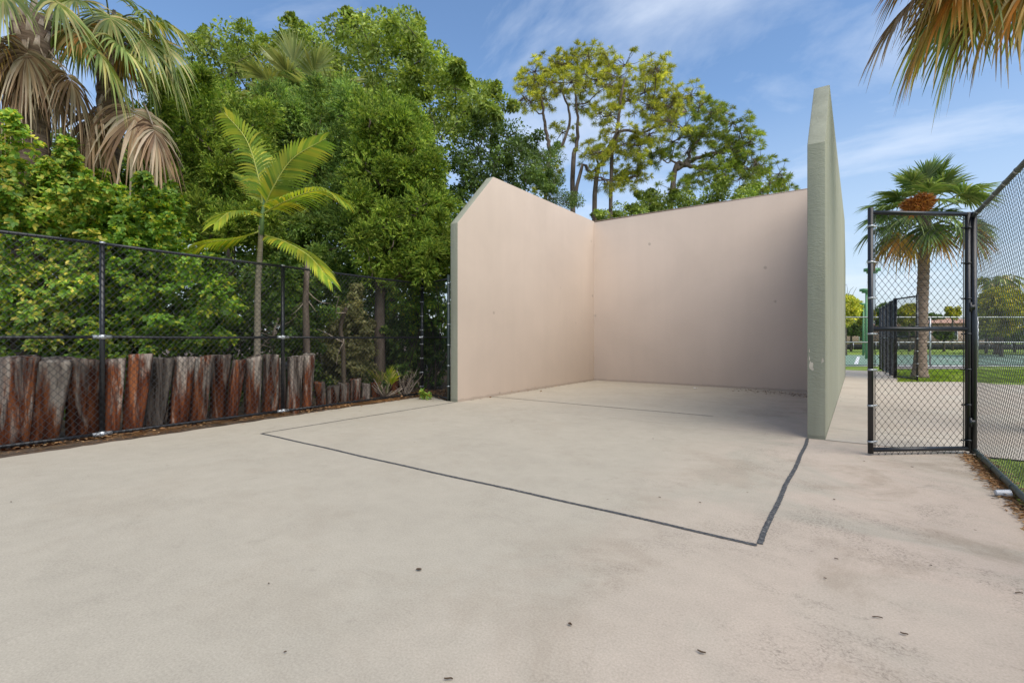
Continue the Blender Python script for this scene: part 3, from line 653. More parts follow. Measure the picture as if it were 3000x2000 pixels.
# oaks far behind
def oak(poly, Z0, Z1, n, rad, per, L_, W_, trunkuv, seed, lm, label, tr=.28, name='oak_tree', bark='bark_oak', mind=0):
    r_ = np.random.default_rng(seed); cen = fill(poly, Z0, Z1, n, r_, mind); Zm = (Z0 + Z1) / 2
    tk = [gp(trunkuv[0][0], Zm)] + [P(u, v, Zm) for u, v in trunkuv[1:]]
    sk = skeleton(tk, tr, cen, seed, .10); rr = r_.uniform(.55, 1.25, len(cen)) * rad; cen, rr = ragged_out(cen, rr, int(len(cen) * .35), r_, .1)
    tree(name, label, 'tree', tk[0], sk, M[bark], f_broad(cen, rr, per, L_, W_, seed + 1), M[lm], TG)
oak([(640, 110), (700, 50), (760, 65), (850, 40), (900, 32), (960, 55), (985, 110), (1040, 125), (1060, 185), (1135, 195), (1150, 235), (1080, 260), (1060, 330), (960, 330), (880, 300), (780, 300), (690, 240), (620, 180)],
    17, 23, 150, .60, 190, .19, .044, [(900, 776), (895, 520), (870, 330), (860, 180)], 11, 'leaf_oak', 'tallest broad oak, its crown peaking against the sky above the cedars', mind=25)
oak([(400, 170), (430, 130), (455, 75), (500, 55), (560, 95), (620, 110), (660, 130), (640, 220), (600, 250), (520, 270), (430, 270), (390, 230)],
    15, 19, 66, .48, 130, .16, .036, [(520, 776), (530, 500), (520, 320), (520, 180)], 12, 'leaf_oak', 'thinner olive-green oak between the shaggy palms and the tallest oak', .2, mind=20)
oak([(1060, 300), (1110, 270), (1170, 290), (1215, 320), (1225, 400), (1215, 470), (1150, 470), (1060, 470), (1040, 380)],
    17, 20, 75, .46, 130, .14, .034, [(1150, 776), (1140, 560), (1130, 450), (1140, 350)], 13, 'leaf_oak2', 'dark small-leaved oak rising just behind the peak of the left court wall', .18, mind=18)
# cedars
def cedar(poly, Z0, Z1, n, rad, per, trunkuv, seed, lm, label, Ls=.32, mind=0, tr=.14):
    r_ = np.random.default_rng(seed); cen = fill(poly, Z0, Z1, n, r_, mind); Zm = (Z0 + Z1) / 2
    tk = [gp(trunkuv[0][0], Zm)] + [P(u, v, Zm) for u, v in trunkuv[1:]]
    sk = skeleton(tk, tr, cen, seed, .05); rr = r_.uniform(.6, 1.3, len(cen)) * rad; cen, rr = ragged_out(cen, rr, int(len(cen) * .7), r_, .8)
    tree('cedar_tree', label, 'tree', tk[0], sk, M['bark_pine'], f_spray(cen, rr, per, 9, Ls, .11, .015, seed + 1), M[lm], TG)
cedar([(345, 300), (380, 240), (420, 215), (480, 225), (545, 255), (600, 290), (620, 420), (610, 520), (520, 560), (440, 540), (420, 460), (350, 420), (345, 350)],
      11, 13.5, 120, .27, 48, [(500, 776), (495, 600), (480, 420), (470, 300)], 21, 'leaf_cedar', 'soft bright green cedar directly right of the shaggy palms', mind=24)
cedar([(590, 270), (650, 230), (710, 200), (790, 235), (815, 320), (840, 450), (835, 600), (760, 630), (640, 620), (610, 500), (600, 380)],
      12, 14.5, 150, .29, 48, [(705, 776), (700, 600), (710, 420), (720, 260)], 22, 'leaf_cedar2', 'tall bluish green cedar behind the yellow-green feather palm', mind=24)
cedar([(835, 275), (860, 250), (905, 240), (955, 300), (985, 380), (1000, 480), (1010, 600), (960, 640), (850, 640), (830, 500), (825, 380)],
      10.5, 12.5, 145, .24, 44, [(872, 776), (874, 640), (890, 450), (895, 290)], 23, 'leaf_cedar', 'narrow vivid green cedar beside the left court wall', Ls=.28, mind=20)
# hedge with glossy leaf rosettes at the left
def shrub(name, label, poly, Z0, Z1, n, rad, per, k, L_, W_, seed, lm, mind=0, stem=5, bark='bark_twig', kind=6, group='shrubs behind the fence', broad=False):
    r_ = np.random.default_rng(seed); cen = fill(poly, Z0, Z1, n, r_, mind); Zm = (Z0 + Z1) / 2
    base = np.array([cen[:, 0].mean(), cen[:, 1].mean(), 0]); o = thing(name, label, 'shrub', base, group)
    mb = MB(); foot = base + np.c_[r_.normal(scale=.35, size=(stem, 2)), np.zeros(stem)]
    for i, c_ in enumerate(cen[:14]): limb(mb, foot[i % stem], c_, .016, .005, r_, .15, 6, .05, 5)
    mb.build('stems', M[bark], o, True); rr = r_.uniform(.6, 1.25, len(cen)) * rad; cen, rr = ragged_out(cen, rr, int(len(cen) * .4), r_)
    (f_broad(cen, rr, per * k, L_, W_, seed + 1, kind) if broad else f_rosette(cen, rr, per, k, L_, W_, seed + 1, kind)).build('foliage', M[lm], o); return o
shrub('shrub', 'glossy green shrub towering over the fence at the left edge',
      [(-60, 300), (30, 320), (100, 350), (160, 390), (210, 450), (230, 520), (220, 640), (200, 800), (-60, 820)], 7.3, 8.9, 250, .23, 17, 7, .085, .025, 31, 'leaf_hedge2', 16)
shrub('shrub', 'dense light green shrub leaning over the fence beside the first post',
      [(210, 460), (280, 455), (350, 465), (400, 450), (415, 480), (400, 520), (440, 580), (520, 640), (545, 700), (500, 800), (200, 810), (205, 600)], 7.6, 9.4, 250, .22, 17, 7, .078, .023, 32, 'leaf_hedge', 16)
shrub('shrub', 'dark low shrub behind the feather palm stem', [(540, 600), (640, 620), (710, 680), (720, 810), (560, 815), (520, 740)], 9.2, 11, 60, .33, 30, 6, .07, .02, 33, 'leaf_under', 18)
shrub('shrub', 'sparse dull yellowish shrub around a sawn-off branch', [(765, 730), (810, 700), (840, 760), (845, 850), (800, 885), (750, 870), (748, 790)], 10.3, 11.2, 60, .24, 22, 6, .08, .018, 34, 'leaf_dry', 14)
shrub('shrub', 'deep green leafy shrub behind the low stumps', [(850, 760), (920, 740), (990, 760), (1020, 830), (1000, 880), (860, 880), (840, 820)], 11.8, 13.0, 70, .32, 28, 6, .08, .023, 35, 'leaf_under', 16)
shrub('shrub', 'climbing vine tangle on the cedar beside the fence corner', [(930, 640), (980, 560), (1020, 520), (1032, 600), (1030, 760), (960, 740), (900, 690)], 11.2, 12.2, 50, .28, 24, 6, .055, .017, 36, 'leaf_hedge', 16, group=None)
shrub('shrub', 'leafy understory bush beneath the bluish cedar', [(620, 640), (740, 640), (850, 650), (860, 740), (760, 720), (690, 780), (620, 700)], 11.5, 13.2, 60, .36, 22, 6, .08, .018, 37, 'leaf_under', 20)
# distant dense wood closing the view under the crowns
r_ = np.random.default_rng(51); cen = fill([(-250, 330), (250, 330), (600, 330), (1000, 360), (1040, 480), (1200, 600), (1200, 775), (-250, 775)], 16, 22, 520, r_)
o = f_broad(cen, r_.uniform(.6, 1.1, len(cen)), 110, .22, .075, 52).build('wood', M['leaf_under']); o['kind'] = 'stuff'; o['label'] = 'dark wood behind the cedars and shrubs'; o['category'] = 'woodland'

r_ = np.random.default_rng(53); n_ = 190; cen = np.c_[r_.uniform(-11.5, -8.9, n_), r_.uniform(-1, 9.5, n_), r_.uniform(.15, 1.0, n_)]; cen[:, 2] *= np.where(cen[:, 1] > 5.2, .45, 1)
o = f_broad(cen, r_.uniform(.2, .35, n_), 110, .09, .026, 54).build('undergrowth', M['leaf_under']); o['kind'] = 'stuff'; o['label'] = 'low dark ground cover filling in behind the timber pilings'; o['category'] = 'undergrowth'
# ------------------------------------------------------------ pines behind the court
def Q(l): return [(U0 + .35 * x, .35 * y) for x, y in l]
def pine(cl, trunks, Z, dz, seed, lm, label, tr=.22, per=9, k=62, rad=1.05, Ln=.30):
    r_ = np.random.default_rng(seed); cen = np.array([P(u, v, Z + r_.uniform(-dz, dz)) for u, v in Q(cl)])
    ts = [[(gp(Q([tk[0]])[0][0], Z) if tk[0][1] >= 1300 else P(*Q([tk[0]])[0], Z))] + [P(u, v, Z) for u, v in Q(tk[1:])] for tk in trunks]
    o = thing('pine_tree', label, 'tree', ts[0][0], TG.replace('fence', 'court'))
    mb = MB(); nodes = []
    for i, t_ in enumerate(ts):
        if i and trunks[i][0][1] < 1300: t_[0] = min((n_[0] for n_ in nodes), key=lambda q: np.linalg.norm(q - t_[0]))
        tp = bez(t_, 22); tp[1:] += r_.normal(scale=.03, size=(21, 3)); rad_ = np.linspace(tr if i == 0 else tr * .75, .05, 22); mb.tube(tp, rad_, 9)
        nodes += [(p, q) for p, q in zip(tp[5:], rad_[5:])]
    order = np.argsort([min(np.linalg.norm(n_[0] - c_) for n_ in nodes) for c_ in cen])
    for i in order:
        c_ = cen[i]; best = min(nodes, key=lambda n_: np.linalg.norm(n_[0] - c_) + 1.2 * max(0, n_[0][2] - c_[2])); r0 = max(.03, min(best[1] * .6, .06))
        p = limb(mb, best[0], c_, r0, .02, r_, .14, 8, -.04)
        nodes += [(p[3], r0 * .7), (p[5], r0 * .5), (p[7], .03)]
    fol, tips = f_tuft(cen, r_.uniform(.6, 1.15, len(cen)) * rad, per, k, Ln, .0105, seed + 1)
    for i, q in enumerate(tips):
        limb(mb, cen[i // per], q, .02, .008, r_, .15, 4, -.05, 4)
    mb.build('trunk', M['bark_pine'], o, True); fol.build('crown', M[lm], o); return o
pine([(150, 470), (100, 560), (290, 410), (400, 375), (500, 370), (590, 355), (200, 560), (330, 480), (430, 480), (330, 590), (210, 650), (120, 670), (470, 590), (600, 500), (700, 510), (745, 425), (150, 520), (540, 440), (620, 570), (390, 540),
      (330, 870), (460, 700), (230, 1090), (170, 1170), (210, 1190), (250, 470), (640, 430), (360, 420), (80, 640), (260, 540), (520, 520)],
     [[(405, 1400), (400, 1150), (425, 950), (430, 780), (410, 560)], [(220, 1320), (225, 1150), (330, 950), (380, 760), (330, 600)], [(215, 1000), (210, 800), (190, 620)]], 28, 1.6, 61, 'leaf_pine', 'yellow-green pine nearest the left court wall, the tallest of the pines', .17, per=16)
pine([(870, 610), (770, 660), (580, 740), (900, 690), (1000, 700), (970, 640), (1100, 655), (1170, 625), (700, 640), (980, 475), (890, 500), (940, 450), (700, 860), (800, 950), (570, 1000), (760, 950), (530, 1010), (620, 1010), (830, 1100), (820, 1160), (770, 1170), (600, 1180), (680, 1180), (1050, 800), (900, 880), (640, 760), (960, 740), (1040, 700), (820, 1000)],
     [[(540, 1450), (545, 1250), (610, 1030), (690, 850), (715, 660), (740, 520)], [(630, 1420), (650, 1150), (670, 980), (720, 860), (850, 870), (1000, 800), (1150, 730)], [(290, 1345), (430, 1180), (530, 1130), (640, 1020), (700, 950)]], 26.5, 1.5, 62, 'leaf_pine', 'leaning yellow pine with long twisting limbs in the middle of the pines', .15, per=18)
pine([(1230, 700), (1190, 735), (1330, 725), (1390, 740), (1450, 810), (1500, 870), (1240, 870), (1120, 840), (1200, 910), (1300, 880), (1050, 930), (970, 980), (1530, 940), (1540, 1050), (1450, 990), (1350, 1010), (1280, 1070), (1400, 1150), (1500, 1170), (1560, 1110), (1330, 1240), (1180, 1200), (1080, 1240), (980, 1040), (1250, 1130), (1600, 1060), (1640, 1080), (1400, 1080), (1460, 1080), (1380, 900), (1150, 1000), (1480, 950)],
     [[(970, 1390), (1060, 1190), (1130, 1080), (1180, 980), (1250, 880)], [(1100, 1150), (1240, 1030), (1400, 990), (1520, 1000)], [(1160, 1120), (1300, 1120), (1450, 1090)]], 27, 1.8, 63, 'leaf_pine2', 'greener wide-spreading pine with dark curving limbs right of the yellow pines', .17, per=15)
pine([(1610, 1190), (1680, 1180), (1750, 1140), (1780, 1210), (1700, 1240), (1610, 1240), (1550, 1270), (1760, 1250), (1650, 1280)],
     [[(1650, 1500), (1660, 1300), (1690, 1200)]], 31, 1.2, 64, 'leaf_pine2', 'low dark pine at the right end, just above the front wall', .12, per=12)
oak(Q([(540, 1440), (620, 1380), (720, 1360), (860, 1290), (960, 1270), (1060, 1270), (1200, 1250), (1400, 1240), (1500, 1230), (1560, 1280), (1500, 1330), (1100, 1420), (560, 1480)]), 25, 28, 60, .42, 150, .16, .04,
    [(1480, 776), (1480, 600), (1480, 500)], 65, 'leaf_oak', 'dark leafy thicket tree showing just above the front wall of the court', .1, name='thicket_tree')
oak(Q([(60, 1080), (200, 980), (330, 1050), (350, 1250), (430, 1320), (420, 1380), (200, 1260), (60, 1180)]), 21, 24, 34, .5, 240, .10, .022,
    [(1250, 776), (1250, 600), (1250, 470)], 66, 'leaf_oak2', 'dark shrubby oak at the foot of the yellow-green pine', .1)

# ------------------------------------------------------------ palms
def fan(mb, p, a, n, Rr, nseg=40, spread=2.3, droop=.35, costa=.3, seed=0, cup=.25):
    r_ = np.random.default_rng(seed); a = unit(np.array(a, float)); s = unit(np.cross(a, n)); n = np.cross(s, a)
    ph = np.linspace(-spread, spread, nseg) + r_.normal(scale=.015, size=nseg); st = np.array([0, .22, .45, .68, .86, 1.0])
    wd = np.array([.15, .7, 1.0, .72, .42, .05]) * Rr * (2 * spread / nseg) * .27
    for i, f_ in enumerate(ph):
        w_ = abs(f_) / spread; b0 = p + a * Rr * costa * (1 - w_); Ls = Rr * (1 - .30 * w_ ** 2) * (1 - costa * (1 - w_) * .5) * r_.uniform(.78, 1.08)
        d = cos(f_ * .85) * a + sin(f_ * .85) * s + n * cup * w_; d = unit(d); dr = droop * r_.uniform(.4, 1.7)
        c_ = b0 + d * (Ls * st)[:, None] + np.array([0, 0, -1.]) * (dr * Ls * st ** 2.6)[:, None] - n * (.10 * Ls * st ** 2)[:, None]
        sd_ = unit(np.cross(d, n)) ; tw = n * (.45 if i % 2 else -.45); ww = (sd_ + tw) * wd[:, None]
        V = np.concatenate([c_ - ww, c_ + ww]); k = len(st)
        mb.add(V, [[j, j + 1, k + j + 1, k + j] for j in range(k - 1)])
def frond(parent, root, az, el, Lp, Rr, lm, seed, droop=.35, sag=.25, nseg=44, thick=.018):
    r_ = np.random.default_rng(seed); root = np.array(root, float)
    d = np.array([cos(el) * cos(az), cos(el) * sin(az), sin(el)]); tip = root + d * Lp + np.array([0, 0, -sag * Lp])
    mid = root + d * Lp * .55 + np.array([0, 0, .02]); pp = bez([root, mid, tip], 8); a = unit(pp[-1] - pp[-2]); a = unit(a + np.array([0, 0, -.18 * (1 + sag)]))
    side = unit(np.cross(a, np.array([0, 0, 1.])) + 1e-6); n = np.cross(side, a); n = unit(n + side * r_.normal(scale=.35))
    mb = MB(); fan(mb, pp[-1], a, n, Rr, nseg, 2.2, droop, .3, seed)
    fo = mb.build('frond', M[lm], parent); pm = MB().tube(pp, np.linspace(thick, thick * .6, 8), 6); pm.build('petiole', M['petiole' if lm != 'frond_dead' else 'deadtwig'], fo, True); return fo
def palmtrunk(o, base, top, r0, r1, mt, boots=0, seed=0):
    r_ = np.random.default_rng(seed); n = 60; t_ = np.linspace(0, 1, n); b = np.array(base, float); tp = np.array(top, float); p = b + (tp - b) * t_[:, None]
    rad = r0 + (r1 - r0) * t_ + .008 * ((np.arange(n) % 2) * 2 - 1) + .10 * np.exp(-t_ * 14)
    mb = MB().tube(p, rad, 18)
    tr = mb.build('trunk', M[mt], o, True)
    if boots:
        mb = MB()
        for i in range(boots):
            a = i * 2.4; z = tp[2] - 1.1 * (i / boots); c_ = np.array([tp[0], tp[1], z]); d = np.array([cos(a), sin(a), 0]); s = np.array([-sin(a), cos(a), 0]); ln = r_.uniform(.15, .3)
            q = c_ + d * r1 * .8; e = q + d * ln * .5 + np.array([0, 0, ln]); mb.add([q - s * .06, q + s * .06, e + s * .025, e - s * .025, q + d * .03 - s * .05, q + d * .03 + s * .05], [[0, 1, 2, 3], [4, 3, 2, 5]])
        mb.build('leaf_bases', M['deadtwig'], tr)
    return tr
def crown(o, top, spec, seed, Lp=1.1, Rr=.85, thick=.02):
    r_ = np.random.default_rng(seed); i = 0
    for cnt, e0, e1, lm, dr, sg in spec:
        for k in range(cnt):
            az = i * 2.39996 + r_.normal(scale=.15); el = R(e0 + (e1 - e0) * k / max(1, cnt - 1)) + r_.normal(scale=.08)
            frond(o, top, az, el, Lp * r_.uniform(.85, 1.12), Rr * r_.uniform(.88, 1.1), lm, seed * 100 + i, dr, sg, 44, thick); i += 1
def camaz(deg): return YAW + R(deg)      # 0 = to the right of the picture, 90 = away, 180 = left, 270 = towards the camera
# right-hand palm beyond the gate
tb = gp(2112, 15.5); tt = P(2126, 500, 15.5)
pt = thing('palm_tree', 'cabbage palm with orange flower stalks rising behind the open gate', 'palm', tb)
palmtrunk(pt, tb, tt, .155, .15, 'bark_palm', 0, 3)
crown(pt, tt + [0, 0, .05], [(12, 85, 50, 'frond_green', .15, .05), (15, 46, 12, 'frond_green', .25, .08), (13, 8, -25, 'frond_green', .4, .1), (5, -28, -42, 'frond_old', .5, .1)], 5, 1.05, .88)
mb = MB(); r_ = np.random.default_rng(9); c_ = P(2108, 470, 14.1); mb2, _ = f_tuft(np.array([c_, c_ + [.12, .07, .06], c_ - [.12, .07, .06]]), .24, 50, 16, .20, .014, 10); mb2.build('flower_stalk', M['orange'], pt)
# palm overhead, its trunk outside the right edge
tt = P(2470, -170, 6.4); tb = tt.copy(); tb[2] = 0
pr_ = thing('palm_tree', 'cabbage palm whose ageing fronds hang into the top right corner', 'palm', tb)
palmtrunk(pr_, tb, tt, .17, .17, 'bark_palm', 0, 4)
i = 0
for az, el, Lp, Rr, lm, dr, sg in ((172, 2, 1.15, .95, 'frond_old', .5, .25), (186, -8, 1.25, .95, 'frond', .5, .3), (160, -12, 1.3, .95, 'frond_old', .55, .3), (200, -20, 1.15, .9, 'frond_old', .6, .3), (178, -30, .95, .9, 'frond_dead', .7, .2),
      (215, -25, .95, .9, 'frond', .6, .3), (235, -35, .85, .85, 'frond', .6, .3), (145, -25, 1.0, .9, 'frond', .6, .3), (190, 25, 1.2, .95, 'frond', .4, .3), (170, 30, 1.25, .95, 'frond', .4, .3), (130, 0, 1.2, .9, 'frond', .4, .3),
      (255, -10, 1.0, .9, 'frond', .4, .3), (100, 10, 1.2, .9, 'frond', .4, .3), (60, 20, 1.2, .9, 'frond', .4, .3), (20, 10, 1.2, .9, 'frond', .4, .3), (330, 10, 1.2, .9, 'frond', .4, .3), (290, 20, 1.2, .9, 'frond', .4, .3), (205, 5, 1.3, .95, 'frond_old', .5, .3), (90, 75, 1, .9, 'frond', .3, .1), (181, 12, 1.75, 1.0, 'frond_old', .45, .3), (168, -2, 1.7, .95, 'frond_dead', .5, .3), (192, -4, 1.7, .95, 'frond_old', .5, .25), (183, -16, 1.5, .9, 'frond_old', .6, .2), (208, -30, 1.3, .8, 'frond_old', .6, .2)):
    frond(pr_, tt, camaz(az), R(el), Lp, Rr, lm, 900 + i, dr, sg, 48); i += 1
# two shaggy palms at the left
tt = P(70, 40, 8.2); tb = gp(72, 8.2)
pa = thing('palm_tree', 'shaggy cabbage palm at the left edge with a skirt of tan dead fronds', 'palm', tb)
palmtrunk(pa, tb, tt, .24, .25, 'bark_palm_dark', 40, 5)
i = 0
for az, el, Lp, Rr, lm, dr, sg in ((270, 30, .9, .9, 'frond', .5, .4), (300, 10, 1.0, .9, 'frond', .5, .4), (240, 10, 1.0, .9, 'frond_old', .6, .4), (330, 20, 1.1, 1.0, 'frond', .5, .4), (200, 10, 1.1, .95, 'frond', .5, .4), (0, -5, 1.1, 1.0, 'frond', .6, .4),
      (30, 20, 1.2, 1.0, 'frond', .5, .4), (90, 40, 1.2, 1.0, 'frond', .4, .3), (150, 20, 1.2, 1.0, 'frond', .5, .4), (270, -35, .6, .9, 'frond_old', .8, .2), (310, -40, .6, .9, 'frond_dead', .9, .2), (225, -40, .6, .9, 'frond_dead', .9, .2), (345, -50, .5, .9, 'frond_dead', .9, .2),
      (285, -60, .5, .95, 'frond_dead', 1.0, .2), (250, -65, .5, .95, 'frond_dead', 1.0, .2), (330, -70, .5, .9, 'frond_dead', 1.0, .2), (190, -50, .6, .9, 'frond_dead', .9, .2), (100, -40, .7, .9, 'frond_dead', .8, .2), (20, -45, .7, .9, 'frond_dead', .8, .2), (270, 70, .9, .9, 'frond', .3, .2), (180, 60, 1, .9, 'frond', .3, .2), (350, 50, 1, .9, 'frond', .3, .2)):
    frond(pa, tt + np.array([0, 0, -.25 if el < -30 else 0]), camaz(az), R(el), Lp, Rr * (.78 if el < -30 else .84), lm, 1000 + i, dr, sg, 46); i += 1
tt = P(252, 62, 9.6); tb = gp(246, 9.6)
pb = thing('palm_tree', 'second cabbage palm with one large brown dead frond hanging over the hedge', 'palm', tb)
palmtrunk(pb, tb, tt, .2, .2, 'bark_palm_dark', 40, 6)
i = 0
for az, el, Lp, Rr, lm, dr, sg in ((270, 30, .9, 1.0, 'frond', .5, .4), (310, 10, 1.0, 1.05, 'frond', .55, .4), (340, 0, 1.0, 1.1, 'frond', .6, .4), (5, 10, 1.1, 1.1, 'frond', .6, .4), (350, 35, 1.0, 1.1, 'frond', .5, .4), (20, -15, 1.0, 1.1, 'frond', .6, .3), (325, -20, .9, 1.05, 'frond_old', .7, .3),
      (235, 0, .9, 1.0, 'frond', .6, .4), (200, 15, 1.0, 1.0, 'frond', .5, .4), (280, -15, .8, 1.0, 'frond_old', .7, .3), (60, 20, 1.1, 1.0, 'frond', .5, .4), (120, 20, 1.1, 1.0, 'frond', .5, .4), (160, 30, 1.1, 1.0, 'frond', .5, .4), (90, 60, 1, 1.0, 'frond', .4, .3), (300, 60, .9, 1.0, 'frond', .4, .3), (355, -35, .9, 1.0, 'frond', .8, .2), (20, 40, 1.1, 1.1, 'frond', .5, .3)):
    frond(pb, tt, camaz(az), R(el), Lp * .82, Rr * .74, lm, 1100 + i, dr, sg, 46); i += 1
for (u, v, az, el, Rr) in ((255, 245, 230, -62, 1.15), (300, 250, 320, -58, 1.0), (235, 260, 265, -75, 1.05), (330, 280, 350, -60, .8)):
    rt = P(u, v, 9.2); frond(pb, rt + np.array([0, 0, .35]), camaz(az), R(el), .4, Rr, 'frond_dead', 1200 + i, .9, .2, 38); i += 1
# fan palm whose crown shows above the cedars
tt = P(690, 262, 14.8); tb = gp(690, 14.8)
pc = thing('palm_tree', 'pale green fan palm whose stiff fronds stand up between cedars and oak', 'palm', tb)
palmtrunk(pc, tb, tt, .2, .2, 'bark_palm_dark', 0, 7)
for i, (az, el, Lp) in enumerate(((180, 70, 1.2), (200, 50, 1.2), (260, 78, 1.3), (330, 65, 1.2), (0, 45, 1.2), (350, 30, 1.1), (190, 25, 1.3), (270, 50, 1.0), (150, 45, 1.3), (90, 60, 1.2), (30, 25, 1.2), (210, 10, 1.3), (310, 20, 1.0))):
    frond(pc, tt, camaz(az), R(el), Lp, 1.15, 'frond_pale', 1300 + i, .12, .1, 40)

# ------------------------------------------------------------ feather palm
def feather(parent, pts, nl, Lmax, seed, lm='frond_areca', droop=.35, vee=.25, upref=None, name='frond'):
    r_ = np.random.default_rng(seed); sp = bez(pts, 40); mb = MB(); tg = unit(np.gradient(sp, axis=0))
    Ltot = np.linalg.norm(np.diff(sp, axis=0), axis=1).sum()
    for sgn in (-1, 1):
        for k in range(nl):
            t_ = .10 + .88 * (k + .5 * (sgn > 0)) / nl; x = t_ * 39; i = min(int(x), 38); p = sp[i] + (sp[i + 1] - sp[i]) * (x - i); tt_ = tg[i]
            side = unit(np.cross(tt_, np.array([0, 0, 1.]) if upref is None else upref)); nn_ = unit(np.cross(side, tt_))
            Ln = Lmax * (sin(pi * min(1, .12 + .80 * t_)) ** .6) * r_.uniform(.92, 1.05); ang = R(62 - 34 * t_)
            d = unit(side * sgn * sin(ang) + tt_ * cos(ang) + nn_ * vee); st = np.array([0, .3, .6, .85, 1.0]); w = np.array([.45, 1, .85, .5, .05]) * .023
            c_ = p + d * (Ln * st)[:, None] + np.array([0, 0, -1.]) * (droop * Ln * st ** 2)[:, None]; ws = unit(np.cross(d, nn_)) * w[:, None]
            V = np.concatenate([c_ - ws, c_ + ws]); mb.add(V, [[j, j + 1, 6 + j, 5 + j] for j in range(4)])
    fo = mb.build(name, M[lm], parent); MB().tube(sp, np.linspace(.016, .004, 40), 6).build('rib', M['rib'], fo, True); return fo
Zp = 8.6; tb = gp(590, Zp)
fp = thing('feather_palm', 'slender young palm with arching yellow-green feather fronds behind the fence', 'palm', tb)
st_ = MB().tube(bez([tb, P(592, 680, Zp), P(596, 600, Zp), P(600, 520, Zp)], 40), np.linspace(.058, .04, 40) + .002 * (np.arange(40) % 3 == 0), 14).build('stem', M['stem_ring'], fp, True)
MB().tube(bez([P(600, 540, Zp), P(602, 500, Zp), P(606, 470, Zp), P(606, 440, Zp)], 10), np.linspace(.046, .018, 10), 12).build('crownshaft', M['shaft'], fp, True)
FR = [([(604, 470, 0), (592, 400, -.1), (565, 320, -.2), (514, 258, -.3)], .52, 28, 1, .45), ([(606, 480, 0), (628, 430, -.2), (672, 365, -.35), (748, 318, -.5)], .50, 32, 1, .3),
      ([(606, 490, 0), (655, 463, -.3), (735, 438, -.5), (802, 470, -.6)], .55, 32, None, .55), ([(602, 500, 0), (570, 487, -.5), (528, 488, -.9), (492, 515, -1.2)], .40, 24, None, .5),
      ([(600, 530, 0), (545, 548, -.2), (470, 560, -.3), (400, 604, -.4)], .45, 30, None, .5), ([(608, 540, 0), (655, 556, -.4), (712, 590, -.7), (762, 650, -.9)], .42, 32, None, .5),
      ([(604, 470, 0), (585, 440, .3), (565, 415, .5), (545, 400, .7)], .4, 20, None, .3), ([(606, 480, 0), (612, 430, .2), (606, 380, .4), (590, 340, .6)], .45, 22, None, .3)]
for i, (pts, Lm, nl, up_, dr) in enumerate(FR): feather(fp, [P(u, v, Zp + z) for u, v, z in pts], nl, Lm, 70 + i, droop=dr, upref=None if up_ is None else np.array([-SY * .8, CY * .8, .35]))

# ------------------------------------------------------------ small plants and understory details
# bare trunks / sawn branch in the understory
def snag(name, label, pts, r0, r1, mt='bark_pine', tw=4, seed=0):
    r_ = np.random.default_rng(seed); p = [P(*q) for q in pts]; p[0][2] = 0; o = thing(name, label, 'tree trunk', p[0])
    mb = MB().tube(bez(p, 14), np.linspace(r0, r1, 14), 9); mb.build('stem', M[mt], o, True)
    mb = MB()
    for k in range(tw):
        a = p[1] + (p[-1] - p[1]) * r_.random(); limb(mb, a, a + rand_unit(1, r_)[0] * r_.uniform(.3, .7), .012, .004, r_, .2, 5)
    if tw: mb.build('twigs', M['deadtwig'], o, True)
    return o
snag('tree_trunk', 'bare reddish trunk standing behind the second fence panel', [(705, 830, 9.1), (704, 780, 9.1), (702, 690, 9.2), (706, 600, 9.4)], .07, .05, seed=1)
snag('tree_trunk', 'slim trunk with a pale sawn-off top inside the dull shrub', [(790, 880, 9.6), (788, 800, 9.6), (782, 750, 9.6), (795, 708, 9.4)], .045, .04, 'bark_twig', 3, seed=2)
snag('tree_trunk', 'dead forked stem with bare twigs right of the feather palm', [(640, 830, 9.4), (632, 800, 9.4), (630, 760, 9.4), (640, 730, 9.4)], .035, .02, 'deadtwig', 9, seed=3)
# young saw-leaved palm seedling
sb = gp(884, 11.0); sb = P(884, 905, 10.2)
sb[2] = .02; sp_ = thing('palm_seedling', 'small bright green palm seedling growing among the low stumps', 'plant', sb)
r_ = np.random.default_rng(77); sb = sb + np.array([CY, SY, 0]) * 0
for k in range(9):
    a = camaz(r_.uniform(180, 360)); el = R(r_.uniform(50, 80)); d = np.array([cos(el) * cos(a), cos(el) * sin(a), sin(el)]); mb = MB(); s = unit(np.cross(d, [0, 0, 1])); nn_ = np.cross(s, d)
    fan(mb, sb + d * .35, d, nn_, .42, 16, .75, .25, .2, 80 + k); fo = mb.build('frond', M['frond_areca' if k % 2 else 'frond'], sp_); MB().tube([sb, sb + d * .36], [.008, .005], 6).build('petiole', M['petiole'], fo, True)
mb = MB()
for k in range(16):
    a = camaz(r_.uniform(0, 360)); el = R(r_.uniform(25, 65)); d = np.array([cos(el) * cos(a), cos(el) * sin(a), sin(el)]); limb(mb, sb, sb + d * r_.uniform(.25, .5), .016, .01, r_, .05, 5, 0, 5)
mb.build('dead_stalks', M['deadtwig'], sp_, True)
